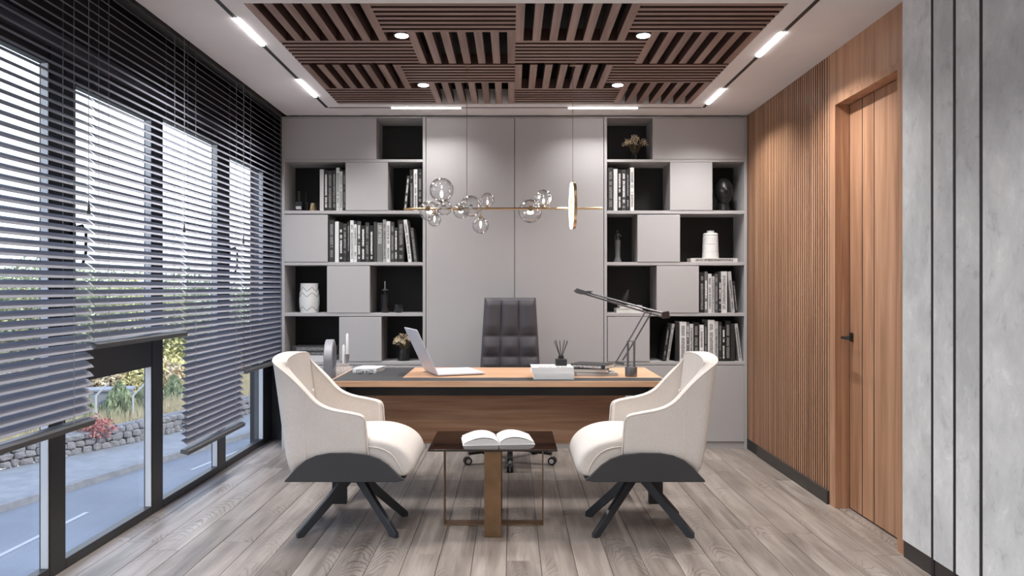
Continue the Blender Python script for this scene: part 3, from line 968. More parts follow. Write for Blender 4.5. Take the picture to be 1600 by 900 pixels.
# ================================================================ SHELF ORNAMENTS
def bottle(lab, px, zt_px, zb, r, Y=6.53):
    t = thing('bottle', lab, 'bottle', (sx(px, Y), Y, zb))
    h = sz(zt_px, Y) - zb
    MB().box(-r, r, -r, r, 0, h * 0.5).build('body', M['black_gloss'], t, bevel=0.004)
    MB().lathe([(r * .55, h * .5), (r * .5, h * .55), (r * .5, h), (0, h)], n=16).build('cap', M['black_gloss'], t, smooth=40)
    return t
zb = cz(329) + 0.0005
b1 = bottle('black square bottle with a printed label on the upper left shelf', 468, 299, zb, 0.030)
MB().box(-0.022, 0.022, -0.0312, -0.0306, 0.02, 0.045).build('label_print', M['print_white'], b1)
bottle('plain black bottle beside the brass cup on the upper left shelf', 478.5, 299, zb, 0.022, 6.60)
c = MB().lathe([(0.034, 0), (0.035, 0.002), (0.021, 0.072), (0.019, 0.072), (0.0, 0.07)], n=28).build('cup', M['brass'], None, smooth=40, loc=(sx(489, 6.52), 6.52, zb))
tag(c, 'small conical brass cup beside the black bottles', 'cup')

zb = cz(489) + 0.0005
v = thing('vase', 'white barrel vase with black zigzag lines in the left bookcase', 'vase', (sx(483.5, 6.53), 6.53, zb))
def rv(z):
    return 0.072 + 0.012 * math.sin(PI * min(1, z / 0.2) * 0.9 + 0.15)
H = 0.245
MB().lathe([(rv(0) - 0.004, 0)] + [(rv(H * k / 14), H * k / 14) for k in range(15)] + [(rv(H) - 0.008, H), (rv(H) - 0.012, H - 0.03), (0, H - 0.03)], n=36).build('body', M['ceramic'], v, smooth=50)
for z0 in (0.195, 0.150, 0.033):
    path = []
    for k in range(37):
        a = 2 * PI * k / 36
        z = z0 + 0.018 * (abs(((k / 3.0) % 2) - 1) * 2 - 1)
        path.append(((rv(z) + 0.0004) * math.cos(a), (rv(z) + 0.0004) * math.sin(a), z))
    MB().tube(path[:-1], 0.0018, 5, closed=True).build('zigzag_line', M['black_matte'], v)

t = thing('candle_holder', 'black bottle-shaped candle holder with a grey collar in the left bookcase', 'candle holder', (sx(601.5, 6.5), 6.5, zb))
MB().lathe([(0.034, 0), (0.035, 0.003), (0.035, 0.148), (0.03, 0.152), (0.013, 0.155), (0.012, 0.178), (0, 0.178)], n=24).build('body', M['black_gloss'], t, smooth=40)
MB().lathe([(0.008, 0.176), (0.025, 0.184), (0.027, 0.192), (0.012, 0.200), (0, 0.200)], n=20).build('collar', M['gunmetal'], t, smooth=40)
MB().lathe([(0.0055, 0.2), (0.0055, 0.262), (0, 0.264)], n=12).build('candle', M['steel'], t, smooth=40)
c = MB().lathe([(0.024, 0), (0.037, 0.012), (0.041, 0.045), (0.038, 0.068), (0.035, 0.068), (0.036, 0.04), (0.0, 0.012)], n=28).build('cup', M['black_gloss'], None, smooth=50, loc=(sx(622.5, 6.5), 6.5, zb))
tag(c, 'small round black cup beside the bottle-shaped candle holder', 'cup')

def flowers(t, z0, rad, n, seed, zs=0.06):
    r = random.Random(seed)
    st, pt = MB(), MB()
    for i in range(n):
        a = r.random() * 2 * PI
        q = math.sqrt(r.random())
        tx, ty, tz = rad * q * math.cos(a), rad * 0.8 * q * math.sin(a), z0 + zs * (1.25 - q) + r.random() * 0.03
        st.tube([(0.01 * math.cos(a), 0.01 * math.sin(a), z0 - 0.06), (tx * 0.55, ty * 0.55, z0 + (tz - z0) * 0.4), (tx, ty, tz)], 0.0009, 4)
        for k in range(9):
            c0 = Vector((tx + r.uniform(-.013, .013), ty + r.uniform(-.013, .013), tz + r.uniform(-.012, .012)))
            u = Vector((r.uniform(-1, 1), r.uniform(-1, 1), r.uniform(-1, 1))).normalized() * 0.0062
            w = u.orthogonal().normalized() * 0.0042
            pt.add([c0 - u, c0 + w, c0 + u, c0 - w], [(0, 1, 2, 3)])
    st.build('stems', M['stem'], t)
    p = pt.build('blossom', M['petal'], t)
    p['kind'] = 'stuff'
zb = cz(565) + 0.0005
t = thing('flower_pot', 'black pot of dried cream flowers behind the laptop', 'plant', (sx(631, 6.5), 6.5, zb))
MB().lathe([(0.046, 0), (0.05, 0.004), (0.05, 0.075), (0.046, 0.088), (0.040, 0.090), (0.038, 0.098), (0.034, 0.098), (0.034, 0.06), (0, 0.06)], n=28).build('pot', M['black_gloss'], t, smooth=40)
flowers(t, 0.115, 0.095, 60, 5, 0.08)
zb = cz(249) + 0.0005
t = thing('flower_vase', 'dark glass vase of dried cream flowers in the top right niche', 'plant', (sx(992, 6.5), 6.5, zb))
MB().lathe([(0.034, 0), (0.038, 0.003), (0.038, 0.055), (0.02, 0.068), (0.022, 0.08)], n=24).build('vase', M['vase_glass'], t, smooth=50)
flowers(t, 0.11, 0.105, 60, 9, 0.075)

# black head sculpture
zb = cz(329) + 0.0005
def head():
    vs, fs = [], []
    n, m = 40, 34
    for i in range(m + 1):
        t_ = PI * i / m
        for k in range(n):
            a = 2 * PI * k / n
            x = math.sin(t_) * math.cos(a)
            y = math.sin(t_) * math.sin(a)
            z = math.cos(t_)
            f = max(0, -y)
            rx = 0.076 * (1 - 0.10 * max(0, -z - 0.1))
            X, Yv, Z = x * rx, y * 0.085, z * 0.115
            jaw = max(0, -z - 0.3)
            X *= 1 - 0.12 * jaw
            if f > 0.3:
                e = math.exp
                d = 0.030 * e(-(x / 0.13) ** 2) * e(-((z + 0.18) / 0.16) ** 2)         # nose
                d += 0.012 * e(-(x / 0.11) ** 2) * e(-((z - 0.02) / 0.15) ** 2)
                d -= 0.014 * e(-((abs(x) - 0.38) / 0.16) ** 2) * e(-((z - 0.06) / 0.10) ** 2)   # sockets
                d += 0.008 * e(-((abs(x) - 0.38) / 0.10) ** 2) * e(-((z - 0.04) / 0.05) ** 2)
                d += 0.006 * e(-((abs(x) - 0.3) / 0.25) ** 2) * e(-((z - 0.22) / 0.06) ** 2)    # brow
                d += 0.012 * e(-(x / 0.26) ** 2) * e(-((z + 0.47) / 0.045) ** 2)                # lips
                d += 0.012 * e(-(x / 0.22) ** 2) * e(-((z + 0.58) / 0.045) ** 2)
                d += 0.010 * e(-(x / 0.2) ** 2) * e(-((z + 0.82) / 0.10) ** 2)                  # chin
                Yv -= d
            vs.append((X, Yv, Z))
    for i in range(m):
        for k in range(n):
            k2 = (k + 1) % n
            fs.append((i * n + k, (i + 1) * n + k, (i + 1) * n + k2, i * n + k2))
    return vs, fs
t = thing('head_sculpture', 'glossy black head sculpture in the small niche beside the wood wall', 'sculpture', (sx(1131, 6.53), 6.53, zb))
hb = MB()
hv, hf = head()
hb.add([(x, y, z + 0.17) for x, y, z in hv], hf)
for s in (-1, 1): hb.sphere((s * 0.070, 0.005, 0.165), 0.02, 10, 8, (0.35, 0.7, 1.2))
hb.lathe([(0.052, 0.014), (0.046, 0.05), (0.044, 0.11)], (0, 0.012, 0), 20)
hb.build('head', M['black_satin'], t, smooth=80)
MB().lathe([(0.05, 0), (0.05, 0.012), (0.042, 0.016), (0, 0.016)], (0, 0.012, 0), 24).build('base', M['black_gloss'], t, smooth=40)

# standing figure
zb = cz(409.5) + 0.0005
t = thing('figurine', 'slender dark grey standing figure sculpture in the right bookcase', 'sculpture', (sx(965, 6.53), 6.53, zb))
MB().lathe([(0.036, 0), (0.036, 0.006), (0.028, 0.02), (0.021, 0.05), (0.022, 0.12), (0.024, 0.17), (0.022, 0.19), (0.0, 0.192)], n=20).build('skirt', M['grey_matte'], t, smooth=60)
fg = MB()
fg.tube([(0, 0, 0.185), (0, 0, 0.215), (0, 0, 0.235), (0, 0, 0.25)], [0.018, 0.013, 0.018, 0.007], 12)
fg.sphere((0, 0, 0.262), 0.012, 12, 8, (0.9, 1, 1.2))
fg.tube([(-0.016, 0, 0.238), (-0.024, -0.004, 0.215), (-0.022, -0.004, 0.185)], [0.005, 0.0045, 0.0035], 8)
fg.tube([(0.016, 0, 0.238), (0.030, -0.004, 0.225), (0.014, -0.01, 0.212)], [0.005, 0.0045, 0.0035], 8)
fg.build('torso', M['black_matte'], t, smooth=70)

# ribbed vase on the cream book
Zb2 = zb + 0.0345
t = thing('vase', 'white ribbed cylindrical vase standing on a cream book in the right bookcase', 'vase', (sx(1110, 6.53), 6.53, Zb2))
pr = [(0.066, 0.0)]
Hh = 0.205
for k in range(60):
    z = Hh * k / 59
    r0 = 0.069 - 0.007 * (z / Hh)
    gv = 0.0025 if any(abs(z - q) < 0.003 for q in (0.055, 0.115, 0.185)) else 0.0
    pr.append((r0 - gv + 0.0008 * math.sin(k * 1.9), z))
pr += [(0.052, 0.213), (0.030, 0.214), (0.030, 0.232), (0.026, 0.232), (0.026, 0.21), (0, 0.21)]
MB().lathe(pr, n=36).build('body', M['ceramic'], t, smooth=40)

# bird
zb = cz(489) + 0.0005 + 0.0615
t = thing('bird_figure', 'small black bird figure standing on two white books behind the desk lamp', 'sculpture', (sx(978, 6.53), 6.53, zb))
bd = MB()
bd.tube([(-0.045, 0, 0.015), (-0.03, 0, 0.03), (-0.012, 0, 0.050), (0.004, 0, 0.078), (0.012, 0, 0.105), (0.016, 0, 0.122), (0.022, 0, 0.130)], [0.004, 0.014, 0.025, 0.023, 0.014, 0.010, 0.006], 14)
bd.tube([(0.018, 0, 0.128), (0.036, 0, 0.126)], [0.004, 0.0006], 8)
bd.build('body', M['black_matte'], t, smooth=70)
MB().tube([(-0.004, 0.007, 0.0), (-0.004, 0.007, 0.04)], 0.002, 6).tube([(0.0, -0.007, 0.0), (0.0, -0.007, 0.04)], 0.002, 6).box(-0.016, 0.016, -0.013, 0.013, 0, 0.002).build('legs', M['black_matte'], t)

# ================================================================ DESK
DZ = 0.759
desk = thing('desk', 'wide desk with wood top, black leather inlay and wood front panel', 'desk', (-0.085, 4.76, 0))
dx = 0.085
def D(x): return x + dx
DL, DR = -1.13, 0.957
Dy = 0.81
MB().box(D(DL), D(DR), 0.0, Dy, 0.721, DZ - 0.0015).build('desktop', M['oak_x'], desk, bevel=0.0015)
ino = MB().box(D(DL) + 0.014, D(-0.697), 0.004, Dy - 0.012, DZ - 0.003, DZ)
ino.build('leather_inlay', M['leather'], desk)
MB().box(D(-0.697), D(DR) - 0.014, 0.004, 0.172, DZ - 0.003, DZ).build('leather_inlay', M['leather'], desk)
MB().box(D(-0.697), D(DR) - 0.004, 0.172, Dy - 0.004, DZ - 0.003, DZ).build('wood_inlay', M['oak_x'], desk)
MB().box(D(-0.742), D(-0.712), 0.30, 0.43, DZ, DZ + 0.0012).build('cable_slot', M['black'], desk)
MB().box(D(-0.83), D(-0.72), Dy - 0.05, Dy - 0.01, DZ, DZ + 0.0015).build('cable_flap', M['steel'], desk, label='brushed metal cable flap')
fr = MB()
fr.box(D(DL) + 0.02, D(DR) - 0.02, 0.10, 0.15, 0.655, 0.7205)
fr.box(D(DL) + 0.02, D(DR) - 0.02, 0.66, 0.71, 0.655, 0.7205)
fr.box(D(DL) + 0.02, D(DL) + 0.07, 0.15, 0.66, 0.655, 0.7205)
fr.box(D(DR) - 0.07, D(DR) - 0.02, 0.15, 0.66, 0.655, 0.7205)
fr.build('under_frame', M['black'], desk)
for xx in (-1.065, 0.887):
    for yy in (0.0, 0.62):
        MB().box(D(xx) - 0.042, D(xx) + 0.042, yy + 0.005, yy + 0.055, 0.0, 0.655 if yy else 0.7205).build('leg', M['black'], desk, bevel=0.002)
MB().box(D(-0.895), D(0.747), 0.34, 0.365, 0.305, 0.637).build('modesty_panel', M['walnut_x'], desk, bevel=0.001)
for xx in (-0.55, -0.02, 0.5):
    MB().box(D(xx) - 0.03, D(xx) + 0.03, 0.345, 0.36, 0.637, 0.656).build('bracket', M['steel'], desk)
MB().box(D(-1.0), D(-0.90), 0.37, 0.80, 0.30, 0.625).build('drawer_unit', M['walnut_x'], desk)

# side credenza left of desk
cr = thing('side_cabinet', 'low grey side cabinet behind the left armchair, beside the desk', 'cabinet', (-1.33, 5.63, 0))
MB().box(-0.18, 0.18, -0.20, 0.22, 0.06, 0.60).build('carcass', M['lacquer'], cr, bevel=0.002)
MB().box(-0.19, 0.19, -0.21, 0.23, 0.60, 0.62).build('top', M['lacquer'], cr, bevel=0.002)
for s in (-1, 1): MB().box(s * 0.09 - 0.087, s * 0.09 + 0.087, -0.212, -0.20, 0.08, 0.59).build('door', M['lacquer'], cr, bevel=0.002)
MB().box(-0.16, 0.16, -0.18, 0.2, 0.0, 0.06).build('plinth', M['black'], cr)
CT = 0.6205
# arch ornament (a bent slab standing on the side cabinet)
ar = MB()
out, inn = [], []
for k in range(25):
    a = PI * k / 24
    out.append((0.19 * math.cos(a), 0.18 + 0.155 * math.sin(a)))
    inn.append((0.135 * math.cos(a), 0.18 + 0.105 * math.sin(a)))
outline = [(0.19, 0.0)] + out + [(-0.19, 0.0), (-0.135, 0.0)] + inn[::-1] + [(0.135, 0.0)]
vs = [(-0.030, p[0], p[1]) for p in outline] + [(0.030, p[0], p[1]) for p in outline]
n = len(outline)
half = 1 + 25 + 1
fs = []
for i in range(n):
    j = (i + 1) % n
    fs.append((i, j, j + n, i + n))
for i in range(half - 1):
    j1, j2 = n - 1 - i, n - 2 - i
    fs.append((i, i + 1, j2, j1))
    fs.append((n + i, n + j1, n + j2, n + i + 1))
ar.add(vs, fs)
o = ar.build('arch_ornament', M['arch_grey'], None, bevel=0.006, smooth=30, loc=(-1.325, 5.64, CT), rot=(0, 0, math.radians(8)))
tag(o, 'grey curved arch ornament seen edge-on left of the desk', 'ornament')
# woven vase / basket
t = thing('woven_basket', 'small beige ribbed woven basket beside the white candles', 'basket', (-1.225, 5.60, CT))
bk = MB()
pr = []
for k in range(15):
    z = 0.15 * k / 14
    pr.append((0.035 + 0.045 * math.sin(PI * (0.15 + 0.75 * k / 14)), z))
vs, fs = [], []
nn = 48
for (r, z) in pr:
    for k in range(nn):
        a = 2 * PI * k / nn
        rr = r * (1 + 0.045 * (1 if k % 2 else -1))
        vs.append((rr * math.cos(a), rr * math.sin(a), z))
for i in range(len(pr) - 1):
    for k in range(nn):
        k2 = (k + 1) % nn
        fs.append((i * nn + k, i * nn + k2, (i + 1) * nn + k2, (i + 1) * nn + k))
fs.append(tuple(range(nn)))
bk.add(vs, fs)
bk.build('basket_body', M['weave'], t, smooth=60)
MB().tube([(0.045 * math.cos(2 * PI * k / 20), 0.045 * math.sin(2 * PI * k / 20), 0.152) for k in range(20)], 0.006, 6, closed=True).build('rim', M['weave'], t, smooth=60)
def candle(lab, px, Y, top, zhold, dark):
    t = thing('candlestick', lab, 'candle', (sx(px, Y), Y, CT), 0, 'white candles beside the desk')
    hz = zhold - CT
    MB().lathe([(0.030, 0), (0.030, 0.005), (0.008, 0.014), (0.006, hz * 0.55), (0.012, hz * 0.62), (0.006, hz * 0.70), (0.016, hz * 0.88), (0.014, hz - 0.008), (0.018, hz), (0, hz)], n=20).build('holder', M['steel' if not dark else 'gunmetal'], t, smooth=50)
    ht = sz(top, Y) - CT
    MB().lathe([(0.0105, hz), (0.0095, ht - 0.014), (0.003, ht - 0.002), (0, ht)], n=14).build('candle', M['wax'], t, smooth=50)
    MB().tube([(0, 0, ht - 0.002), (0.001, 0, ht + 0.008)], 0.0008, 5).build('wick', M['black_matte'], t)
candle('tall white taper candle in a silver holder left of the desk', 542.6, 5.70, 520.5, sz(553, 5.70), False)
candle('shorter white taper candle rising from beside the woven basket', 537, 5.70, 538, sz(568, 5.70), True)

# ================================================================ DESK ITEMS
TZ = DZ + 0.0005
# notebook + glasses
flat_book('white notebook lying at the left end of the desk behind folded eyeglasses', sx(575, 5.26), 5.30, TZ, 0.165, 0.22, 0.016, .66, math.radians(-6), None, edge='paper')
flat_book('thin white notebook on top of the other, left end of the desk', sx(575.5, 5.26), 5.31, TZ + 0.0165, 0.165, 0.21, 0.013, .66, math.radians(-9), None, edge='paper')
t = thing('eyeglasses', 'dark folded eyeglasses in front of the white notebooks', 'glasses', (sx(570, 5.13), 5.13, TZ), math.radians(4))
ge = MB()
for s in (-1, 1):
    ge.tube([(s * 0.031 + 0.024 * math.cos(2 * PI * k / 18), -0.002 * math.cos(2 * PI * k / 18), 0.015 + 0.014 * math.sin(2 * PI * k / 18)) for k in range(18)], 0.0016, 6, closed=True)
ge.tube([(-0.008, 0, 0.024), (0, -0.002, 0.028), (0.008, 0, 0.024)], 0.0016, 6)
ge.build('rim', M['black_gloss'], t, smooth=60)
ln = MB()
for s in (-1, 1): ln.lathe([(0, 0), (0.014, 0.0)], (s * 0.031, 0, 0.015), 18, 'y')
ln.build('lens', M['globe'], t)
MB().tube([(-0.056, 0, 0.026), (-0.058, 0.012, 0.024), (0.045, 0.02, 0.004)], 0.0018, 6).tube([(0.056, 0, 0.026), (0.058, 0.016, 0.024), (-0.045, 0.028, 0.004)], 0.0018, 6).build('temple', M['black_gloss'], t, smooth=60)

# laptop
lp = thing('laptop', 'open silver laptop seen from the side on the desk', 'laptop', (-0.477, 4.985, TZ), math.radians(20.5))
LW, LD, LT = 0.355, 0.32, 0.012
lb = MB().box(0, LD, 0, LW, 0.004, 0.004 + LT).build('base', M['silver'], lp, bevel=0.004)
kb = MB().box(0.035, 0.165, 0.03, LW - 0.03, 0.0155, 0.0168)
kb.build('keyboard', M['keys'], lp, bevel=0.001)
MB().box(0.19, 0.29, 0.11, LW - 0.11, 0.0158, 0.0165).build('touchpad', M['keys'], lp)
feet = MB()
for a in (0.02, 0.3):
    for b2 in (0.02, 0.335): feet.lathe([(0.006, 0), (0.006, 0.0045)], (a, b2, 0), 10)
feet.build('feet', M['rubber'], lp)
ang = math.radians(-25.5)
scr = MB().box(-0.007, 0.0, 0, LW, 0.0, 0.325).build('screen_lid', M['silver'], lp, bevel=0.003, loc=(0.004, 0, 0.012), rot=(0, ang, 0))
MB().box(0.0002, 0.0008, 0.008, LW - 0.008, 0.012, 0.317).build('screen', M['screen'], scr)

# white box stack with diffuser
flat_book('thick white book at the bottom of the stack under the black reed diffuser', sx(865, 4.86), 4.925, TZ, 0.252, 0.20, 0.040, .82, 0, None, edge='white', spine='front')
flat_book('white book with scattered black lettering under the black reed diffuser', sx(862.5, 4.88), 4.935, TZ + 0.0405, 0.262, 0.21, 0.034, .82, math.radians(1.5), None, edge='white', spine='front')
lt = MB()
rr = random.Random(4)
t = thing('reed_diffuser', 'square black reed diffuser bottle with black sticks on the white books', 'diffuser', (sx(876.5, 4.97), 4.965, TZ + 0.075))
MB().box(-0.036, 0.036, -0.036, 0.036, 0, 0.042).build('bottle', M['black_matte'], t, bevel=0.004)
MB().lathe([(0.018, 0.042), (0.018, 0.062), (0, 0.062)], n=20).build('neck', M['black_matte'], t, smooth=40)
for k in range(9):
    a = k * 2 * PI / 9 + 0.3
    MB().tube([(0.006 * math.cos(a), 0.006 * math.sin(a), 0.055), (0.044 * math.cos(a), 0.036 * math.sin(a), 0.158 + 0.006 * math.sin(3 * k))], 0.0023, 5).build('reed', M['black_matte'], t)
# printed letters on the top white cover
bt = [o for o in COL.objects if o.get('label', '').startswith('white book with scattered')][0]
MB().box(-0.09, 0.11, -0.095, -0.06, 0.0342, 0.0345).build('cover_print', M['print_black'], bt)

gx = sx(927, 5.08)
flat_book('grey and silver magazine at the bottom of the stack beside the desk lamp', gx + 0.012, 5.10, TZ, 0.27, 0.20, 0.020, .42, math.radians(3), None)
flat_book('white-paged book with a black cover in the middle of the stack beside the desk lamp', gx - 0.012, 5.10, TZ + 0.0205, 0.235, 0.18, 0.026, .02, math.radians(-8), None, edge='paper', spine='side')
flat_book('black book with grey spine lettering on top of the stack beside the desk lamp', gx - 0.005, 5.11, TZ + 0.047, 0.25, 0.19, 0.026, .018, math.radians(-27), PW_, edge='paper', spine='front')

# desk lamp
LY = 5.0
lm = thing('desk_lamp', 'grey metal balance-arm desk lamp with counterweights on the right of the desk', 'desk lamp', (0.769, LY, TZ))
def P(px, py, dy=0.0): return (sx(px, LY) - 0.769, dy, sz(py, LY) - TZ)
MB().lathe([(0.038, 0), (0.039, 0.002), (0.039, 0.058), (0.036, 0.062), (0, 0.062)], n=32).build('base', M['gunmetal'], lm, smooth=40)
for px in (981, 991):
    MB().tube([P(px, 576), P(px, 533)], 0.0068, 10).build('post', M['gunmetal'], lm, smooth=60)
MB().tube([P(979.5, 533), P(993, 533)], 0.004, 8).build('crossbar', M['gunmetal'], lm, smooth=60)
MB().tube([P(963, 564.5, -0.006), P(981, 534, -0.006), P(1008, 487, -0.006)], 0.0052, 8).build('lower_arm', M['gunmetal'], lm, smooth=60)
MB().tube([P(973, 563, 0.006), P(991.5, 533, 0.006), P(1018, 488.5, 0.006)], 0.0052, 8).build('lower_arm', M['gunmetal'], lm, smooth=60)
MB().tube([P(1039, 490, -0.004), P(1012, 483, -0.004), P(905, 453.5, -0.004)], 0.0058, 8).build('upper_arm', M['gunmetal'], lm, smooth=60)
MB().tube([P(1039, 496, 0.006), P(1010, 488, 0.006), P(909, 458, 0.006)], 0.0058, 8).build('upper_arm', M['gunmetal'], lm, smooth=60)
cw = P(1040, 492)
MB().box(-0.022, 0.022, -0.02, 0.02, -0.022, 0.022).build('counterweight', plain('brown_weight', (0.035, 0.018, 0.014, 1), 0.5), lm, bevel=0.002, loc=cw, rot=(0, math.radians(-8), 0), label='dark brown block counterweight')
cw = P(968, 567)
MB().box(-0.028, 0.028, -0.016, 0.016, -0.008, 0.010).build('counterweight', M['gunmetal'], lm, bevel=0.003, loc=cw, rot=(0, math.radians(6), 0))
hp = P(905, 455)
hdm = MB().prism([(-0.036, -0.002), (-0.018, 0.018), (0.04, 0.008), (0.06, -0.006), (0.02, -0.020), (-0.016, -0.016)], 'y', -0.028, 0.028)
hd2 = hdm.build('lamp_head', M['gunmetal'], lm, bevel=0.003, loc=hp, rot=(0, math.radians(8), 0))
MB().box(0.028, 0.085, -0.014, 0.014, -0.006, 0.004).build('lamp_fin', M['gunmetal'], lm, loc=hp, bevel=0.002)

# ================================================================ OFFICE CHAIR
oc = thing('office_chair', 'tufted dark grey high-back office chair behind the desk', 'office chair', (-0.015, 5.93, 0))
def tuft(W0, W1, H, cols, rows, pad, nx=48, nz=72):
    vs, fs = [], []
    for j in range(nz + 1):
        v = j / nz
        for i in range(nx + 1):
            u = i / nx
            w = W0 + (W1 - W0) * v
            x = (u - 0.5) * w
            z = v * H
            def sm(t, marks_, wd):
                d = min(abs(t - q) for q in marks_)
                return min(1, d / wd) ** 0.55
            a = sm(u, cols, 0.16)
            b2 = sm(v, rows, 0.10) if rows else 1
            ed = (min(u, 1 - u) * 10) if min(u, 1 - u) < 0.1 else 1
            ez = (min(v, 1 - v) * 14) if min(v, 1 - v) < 1 / 14 else 1
            p = pad * (0.25 + 0.75 * (a * b2) ** 0.8) * (ed ** 0.4) * (ez ** 0.4)
            vs.append((x, -p - 0.03, z))
    for j in range(nz):
        for i in range(nx):
            a = j * (nx + 1) + i
            fs.append((a, a + 1, a + nx + 2, a + nx + 1))
    n0 = len(vs)
    for j in (0, nz):
        v = j / nz
        w = W0 + (W1 - W0) * v
        for i in range(nx + 1): vs.append(((i / nx - 0.5) * w, 0.0, v * H))
    b0, t0 = n0, n0 + nx + 1
    for i in range(nx):
        fs.append((b0 + i, b0 + i + 1, i + 1, i))
        a = nz * (nx + 1) + i
        fs.append((a, a + 1, t0 + i + 1, t0 + i))
    fs.append(tuple([b0] + [j * (nx + 1) for j in range(nz + 1)] + [t0]))
    fs.append(tuple([b0 + nx] + [j * (nx + 1) + nx for j in range(nz + 1)] + [t0 + nx]))
    fs.append((b0, b0 + nx, t0 + nx, t0))
    return vs, fs
bm_ = MB()
H = 0.80
tv, tf = tuft(0.49, 0.40, H, [0.335, 0.665], [0.10, 0.26, 0.42, 0.62], 0.045)
bm_.add(tv, tf)
bm_.build('backrest', M['office'], oc, smooth=60, loc=(0, 0.20, 0.452), rot=(math.radians(-3), 0, 0))
MB().tube([(-0.246, 0, 0), (-0.2, 0.0, H), (0.2, 0.0, H), (0.246, 0, 0)], 0.004, 6).build('back_piping', M['seam'], oc, loc=(0, 0.18, 0.452), rot=(math.radians(-3), 0, 0))
sv, sf = tuft(0.50, 0.48, 0.48, [0.335, 0.665], [0.33, 0.66], 0.04, 36, 36)
MB().add(sv, sf).build('seat', M['office'], oc, smooth=60, loc=(0, -0.27, 0.40), rot=(math.radians(-90), 0, 0))
MB().bar((0, 0.20, 0.47), (0, 0.05, 0.37), 0.08, 0.012).bar((0, 0.05, 0.374), (0, -0.1, 0.374), 0.12, 0.03).build('mechanism', M['black'], oc)
MB().lathe([(0.028, 0.10), (0.028, 0.24), (0.016, 0.245), (0.016, 0.37)], n=16).build('gas_column', M['chrome'], oc, smooth=40)
for s in (-1, 1):
    MB().tube([(s * 0.24, -0.15, 0.40), (s * 0.29, -0.15, 0.42), (s * 0.29, -0.12, 0.60), (s * 0.28, 0.10, 0.61), (s * 0.24, 0.16, 0.56)], 0.012, 8).build('armrest', M['black'], oc, smooth=60)
MB().lathe([(0.04, 0.085), (0.045, 0.11), (0.03, 0.125)], n=20).build('hub', M['black'], oc, smooth=50)
for k in range(5):
    a = -PI / 2 + k * 2 * PI / 5
    c, s = math.cos(a), math.sin(a)
    MB().bar((0.02 * c, 0.02 * s, 0.105), (0.33 * c, 0.33 * s, 0.085), 0.04, 0.022).build('base_spoke', M['black'], oc, bevel=0.004)
    ct = MB().tube([(0.33 * c, 0.33 * s, 0.085), (0.33 * c, 0.33 * s, 0.05)], 0.008, 10).build('caster', M['chrome'], oc, smooth=60)
    tt = (-s, c)
    wh = MB()
    ch = MB()
    for q in (-1, 1):
        ccx, ccy = 0.335 * c + q * 0.014 * tt[0], 0.335 * s + q * 0.014 * tt[1]
        R0 = 0.030
        for mb2, r0, w in ((wh, R0, 0.010), (ch, 0.018, 0.0115)):
            n = 20
            vs = []
            for e in (-w / 1.0, w / 1.0):
                for kk in range(n):
                    b2 = 2 * PI * kk / n
                    vs.append((ccx + e * tt[0] * 0.9 + r0 * math.cos(b2) * c, ccy + e * tt[1] * 0.9 + r0 * math.cos(b2) * s, R0 + r0 * math.sin(b2)))
            fs = [tuple(range(n)), tuple(range(2 * n - 1, n - 1, -1))] + [(kk, kk + n, (kk + 1) % n + n, (kk + 1) % n) for kk in range(n)]
            mb2.add(vs, fs)
    wh.build('wheel', M['rubber'], ct, smooth=40)
    ch.build('wheel_cap', M['chrome'], ct, smooth=40)

# ================================================================ ARMCHAIRS
def lerp_list(pts, t):
    # pts: [(t, v...)], returns interpolated tuple (smooth)
    for i in range(len(pts) - 1):
        if pts[i][0] <= t <= pts[i + 1][0]:
            u = (t - pts[i][0]) / (pts[i + 1][0] - pts[i][0])
            u = u * u * (3 - 2 * u) if False else u
            return [a + (b2 - a) * u for a, b2 in zip(pts[i][1:], pts[i + 1][1:])]
    return list(pts[-1][1:])

